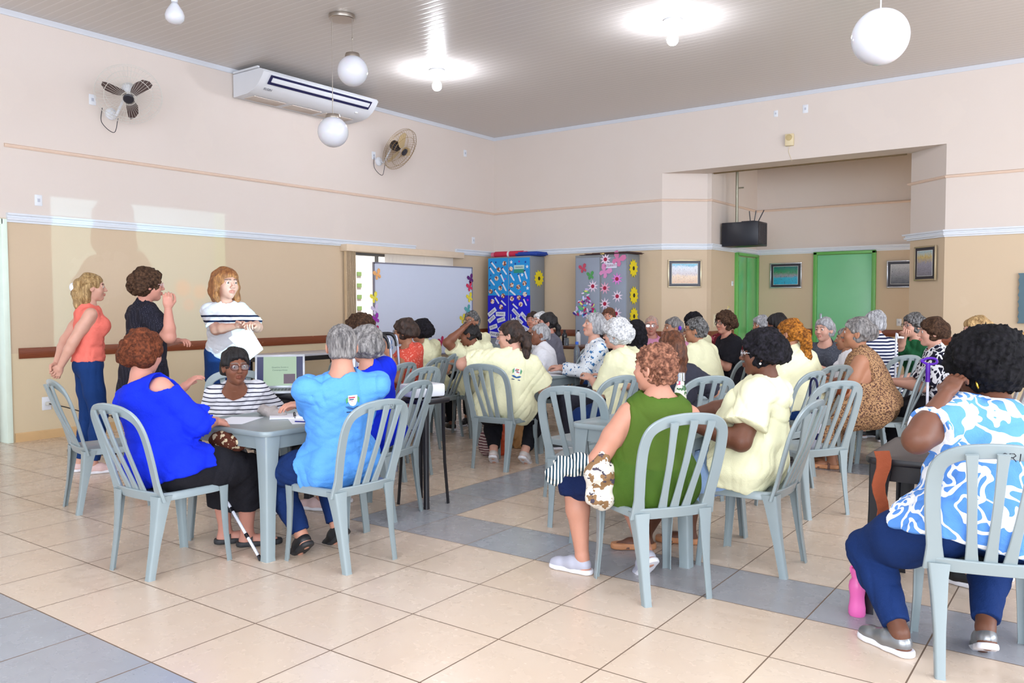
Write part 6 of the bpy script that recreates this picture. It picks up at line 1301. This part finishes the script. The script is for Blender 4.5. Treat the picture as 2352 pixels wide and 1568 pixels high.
# walking stick, crutches, walker
a = ground(600, 1287); d = nrm(at(527, 1157, 4.76)-(a+[0, 0, .01])); t = thing('walking_stick', a, 0, 'white folding walking stick with black joints leaning under the left table', 'walking stick')
WT = mat('white_tube', 'dfe2ee', .3)
for k_, (u0, u1) in enumerate(((.03, .17), (.18, .36), (.37, .60))): b = MB(); b.tube([d*u0, d*u1], .0085, 10); b.build('tube', WT, t)
for u in (.175, .365): b = MB(); b.tube([d*(u-.014), d*(u+.014)], .011, 10); b.build('joint', KB, t)
b = MB(); b.tube([d*.0, d*.035], [.014, .010], 10); b.build('rubber_foot', KB, t)
PUR = mat('purple_grip', '5a1fb0', .3); a0 = at(2128, 1010, 6.7); a0[2] = 0; t = thing('crutch', a0, 0, 'purple handled crutch with white shaft at the right', 'crutch'); h_ = at(2130, 828, 6.7)[2]
b = MB(); b.tube([(0, 0, 0), (0, 0, h_-.16)], .011, 8); b.build('shaft', WT, t); b = MB(); b.tube([(0, 0, h_-.17), (0, 0, h_-.02)], .018, 10); b.tube(bz([(-.05, -.02, h_), (.0, 0, h_+.022), (.05, .02, h_+.016), (.06, .02, h_-.016), (.0, 0, h_-.026), (-.05, -.02, h_)], 6), .010, 8); b.build('grip', PUR, t)
a0 = at(2056, 900, 8.05); a0[2] = 0; t = thing('walking_stick', a0, 0, 'thin white curved stick beside the woman in dark green', 'walking stick'); h_ = at(2056, 775, 8.05)[2]; b = MB(); b.tube(bz([(0, 0, 0), (0, 0, h_-.05), (.02, .0, h_), (.06, .03, h_)], 8), .010, 8); b.build('shaft', WT, t)
a0 = at(874, 790, 7.2); t = thing('walker', (a0[0], a0[1], 0), math.radians(36), 'walking frame with black curved grips behind the grey haired woman', 'walker'); h_ = at(874, 771, 7.2)[2]
for y in (-.22, .22):
    b = MB(); b.tube(bz([(-.2, y, 0), (-.16, y, h_-.1), (-.12, y, h_)], 6), .012, 8); b.tube(bz([(.16, y, 0), (.12, y, h_-.12), (.08, y, h_-.0)], 6), .012, 8); b.build('frame', mat('aluminium', '9b9db0', .35, .6), t); b = MB(); b.tube(bz([(-.13, y, h_-.02), (-.10, y, h_), (.05, y, h_+.01), (.10, y, h_-.04), (.11, y, h_-.10)], 6), .017, 10); b.build('grip', KB, t)
b = MB(); b.tube([(.14, -.22, .5), (.14, .22, .5)], .011, 8); b.build('crossbar', mat('aluminium', '9b9db0', .35, .6), t)
# bags
def blobbag(name, c, r, m, label, cat='bag', rot=0, seed=1, amp=.012, extra=None, grp=None, floor=False):
    s = S(); s.ell((0, 0, 0), r, k=.02)
    if extra: extra(s)
    s.disp(wob(30, amp, seed)); s.disp(wob(70, amp*.4, seed+1))
    if floor: s.plane((0, 0, -r[2]*.92), (0, 0, -1), .004)
    R3 = max(r)*1.8; V, Q = s.mesh(.008, (-R3,)*3, (R3,)*3); o = thing(name, c, rot, label, cat, grp); mesh('pouch', V, None, m, o, 180, quads=Q); return o
STRB = cloth('striped_bag_cloth', 'e4e2da', pat=stripes('1f3c4c', 60, .5, ax=0)); PATB = cloth('brown_leaf_print', 'd9d2c6', pat=spots([('8a6a4a', .52), ('4a4450', .6)], 16)); PATP = cloth('brown_floral_purse', '5a2f22', pat=spots([('d9c6a4', .56)], 30))
t = blobbag('handbag', at(1382, 1108, 4.06), (.085, .06, .14), PATB, 'white and brown leaf patterned bag on the lap of the woman in olive green', rot=.5, seed=4)
t = blobbag('cloth_bundle', at(1322, 1068, 4.14), (.10, .05, .055), STRB, 'striped cloth bundle on the knee of the woman in olive green', 'cloth', rot=.62, seed=8, amp=.018, extra=lambda s: s.chain([V3(-.05, -.03, .02), V3(-.12, -.05, -.03), V3(-.17, -.04, -.06)], [.03, .035, .02], k=.02))
t = blobbag('purse', at(524, 1015, 4.78), (.11, .07, .07), PATP, 'brown floral purse on the lap of the woman in royal blue', rot=.4, seed=6, amp=.008)
t = blobbag('shoulder_bag', at(1868, 985, 5.62), (.035, .13, .19), cloth('white_navy_bag', 'd8d6e4', pat=stripes('2a2c60', 6, .72)), 'white and navy bag hanging on the empty chair behind the pearl earring woman', rot=.6, seed=9, amp=.006); b = MB(); b.tube(bz([(0, -.08, .12), (0, -.06, .32), (0, .06, .32), (0, .08, .12)], 8), .008, 6); b.build('strap', cloth('strap_navy', '2a2c50'), t)
blobbag('handbag', at(1930, 888, 6.85), (.08, .07, .08), mat('brown_leather', '6e3418', .4), 'brown leather handbag on the lap of the leopard print woman', rot=.3, seed=2, amp=.006)
t = blobbag('basket_bag', ground(1122, 1046)+[0, 0, .12], (.09, .12, .13), cloth('burgundy_weave', '6e4a4e', pat=stripes('c9b8b0', 40, .6)), 'burgundy and white woven bag on the floor under the large woman', rot=.4, seed=3, amp=.006, floor=True)
t = blobbag('tote_bag', ground(1152, 1044)+[0, 0, .14], (.09, .06, .16), mat('orange_nylon', 'e0562e', .5), 'orange bag on the floor beside the woven bag', rot=.2, seed=12, amp=.012, floor=True)
t = blobbag('paper_bag', ground(1192, 1028)+[0, 0, .12], (.11, .08, .13), mat('kraft_paper', 'b98a58', .7), 'brown paper bag on the floor behind the orange bag', rot=.9, seed=14, amp=.012, floor=True)
blobbag('backpack', at(703, 1020, 4.95), (.10, .08, .09), mat('black_nylon', '1a1418', .6), 'small black bag with red edge behind the man in sky blue', rot=.9, seed=15)
# orange cloth hanging from the black table
c = at(2024, 1098, 3.70); b = MB(); b.loft([[(x*(1-.3*t_)+.012*math.sin(t_*9), -.02+.005*math.sin(x*60), .13-.30*t_) for x in (-.035, -.012, .012, .035)]+[(x*(1-.3*t_)+.012*math.sin(t_*9), -.012+.005*math.sin(x*60), .13-.30*t_) for x in (.035, .012, -.012, -.035)] for t_ in np.linspace(0, 1, 9)])
o = b.build('hanging_cloth', cloth('rust_cloth', 'a85638')); o.location = tuple(c+[.0, -.03, 0]); o.rotation_euler = (0, 0, .6); tag(o, 'rust orange cloth hanging over the corner of the black table', 'cloth')
# floral sofa at the mouth of the alcove
p = at(1672, 800, 10.0); t = thing('sofa', (p[0], p[1]+.6, 0), math.radians(10), 'dark red floral sofa with rounded backs behind the woman in black', 'sofa')
RF = cloth('red_floral_upholstery', '6a2028', pat=spots([('a8485a', .56), ('c9a890', .66)], 18))
b = MB(); b.box((0, -.05, .28), (1.3, .75, .30), bev=.06); b.build('base', RF, t)
for sx in (-1, 1):
    b = MB(); b.loft([[(sx*.32+.31*math.cos(a)*1.0, y, .42+.62*max(0, math.sin(a))**.6) for a in np.linspace(0, math.pi, 20)] for y in (.18, .22, .33, .36)]); b.build('back_cushion', RF, t, 50); b = MB(); b.box((sx*.32, -.1, .46), (.62, .62, .12), bev=.05); b.build('seat_cushion', RF, t)
for sx in (-1, 1): b = MB(); b.box((sx*.70, -.05, .42), (.14, .75, .5), bev=.05); b.build('arm', RF, t)
# shelf and hanging at the right edge of the back wall
b = MB(); b.box((0, 0, 0), (.75, .34, .07), bev=.01).box((.05, .02, -.30), (.62, .28, .55), bev=.01); o = b.build('wall_shelf', mat('tan_shelf', 'c79f66', .5)); o.location = (8.52, -.18, 1.02); tag(o, 'tan wall shelf cut off at the right edge', 'shelf')
b = MB(); yy_ = np.linspace(0, 1, 24); b.poly([(.0+.018*abs(math.sin(v*22)), v*.62) for v in yy_]+[(.5, .62), (.5, 0)], 0, .02, M=np.array([[1, 0, 0], [0, 0, -1], [0, 1, 0]])); o = b.build('wall_hanging', mat('blue_grey_felt', '56707c', .8), None, 0); o.location = (8.19, -.03, 1.16); tag(o, 'blue grey scalloped hanging at the right edge above the shelf', 'wall hanging')
# handwritten letters on the chair backs
STROKES = {'C': [[(.9, .85), (.5, 1), (.1, .6), (.15, .2), (.5, 0), (.95, .15)]], 'R': [[(0, 0), (.05, 1), (.6, 1), (.85, .75), (.5, .5), (.05, .5)], [(.45, .5), (.95, 0)]], 'I': [[(.3, 1), (.25, 0)]]}
def write(chair_o, word, size, x0, zc, m):
    b = MB()
    for i, ch in enumerate(word):
        for st_ in STROKES[ch]:
            pts = []
            for u, v in (bz(st_, 4) if ch == 'C' else np.array(st_)):
                x = x0+(i*1.15+u-1.5)*size*.8; z = zc+(v-.5)*size; y = -.349-(z-.885)*.0+.030*(x/.13)**2*.38-.0108; pts.append((x, y+(.885-z)*.30, z))
            b.tube(pts, .0016, 5)
    b.build('handwriting', m, chair_o, 0)
for c_ in [o for o in bpy.data.objects if o.get('category') == 'chair']:
    if 'handwritten letters CRI' in c_['label']: write(c_, 'CRI', .030, .03, .872, mat('marker_ink', '1c1c28', .6))
    if 'marked CRI' in c_['label']: write(c_, 'CRI', .028, .055, .872, mat('marker_faded', '6a7074', .6))
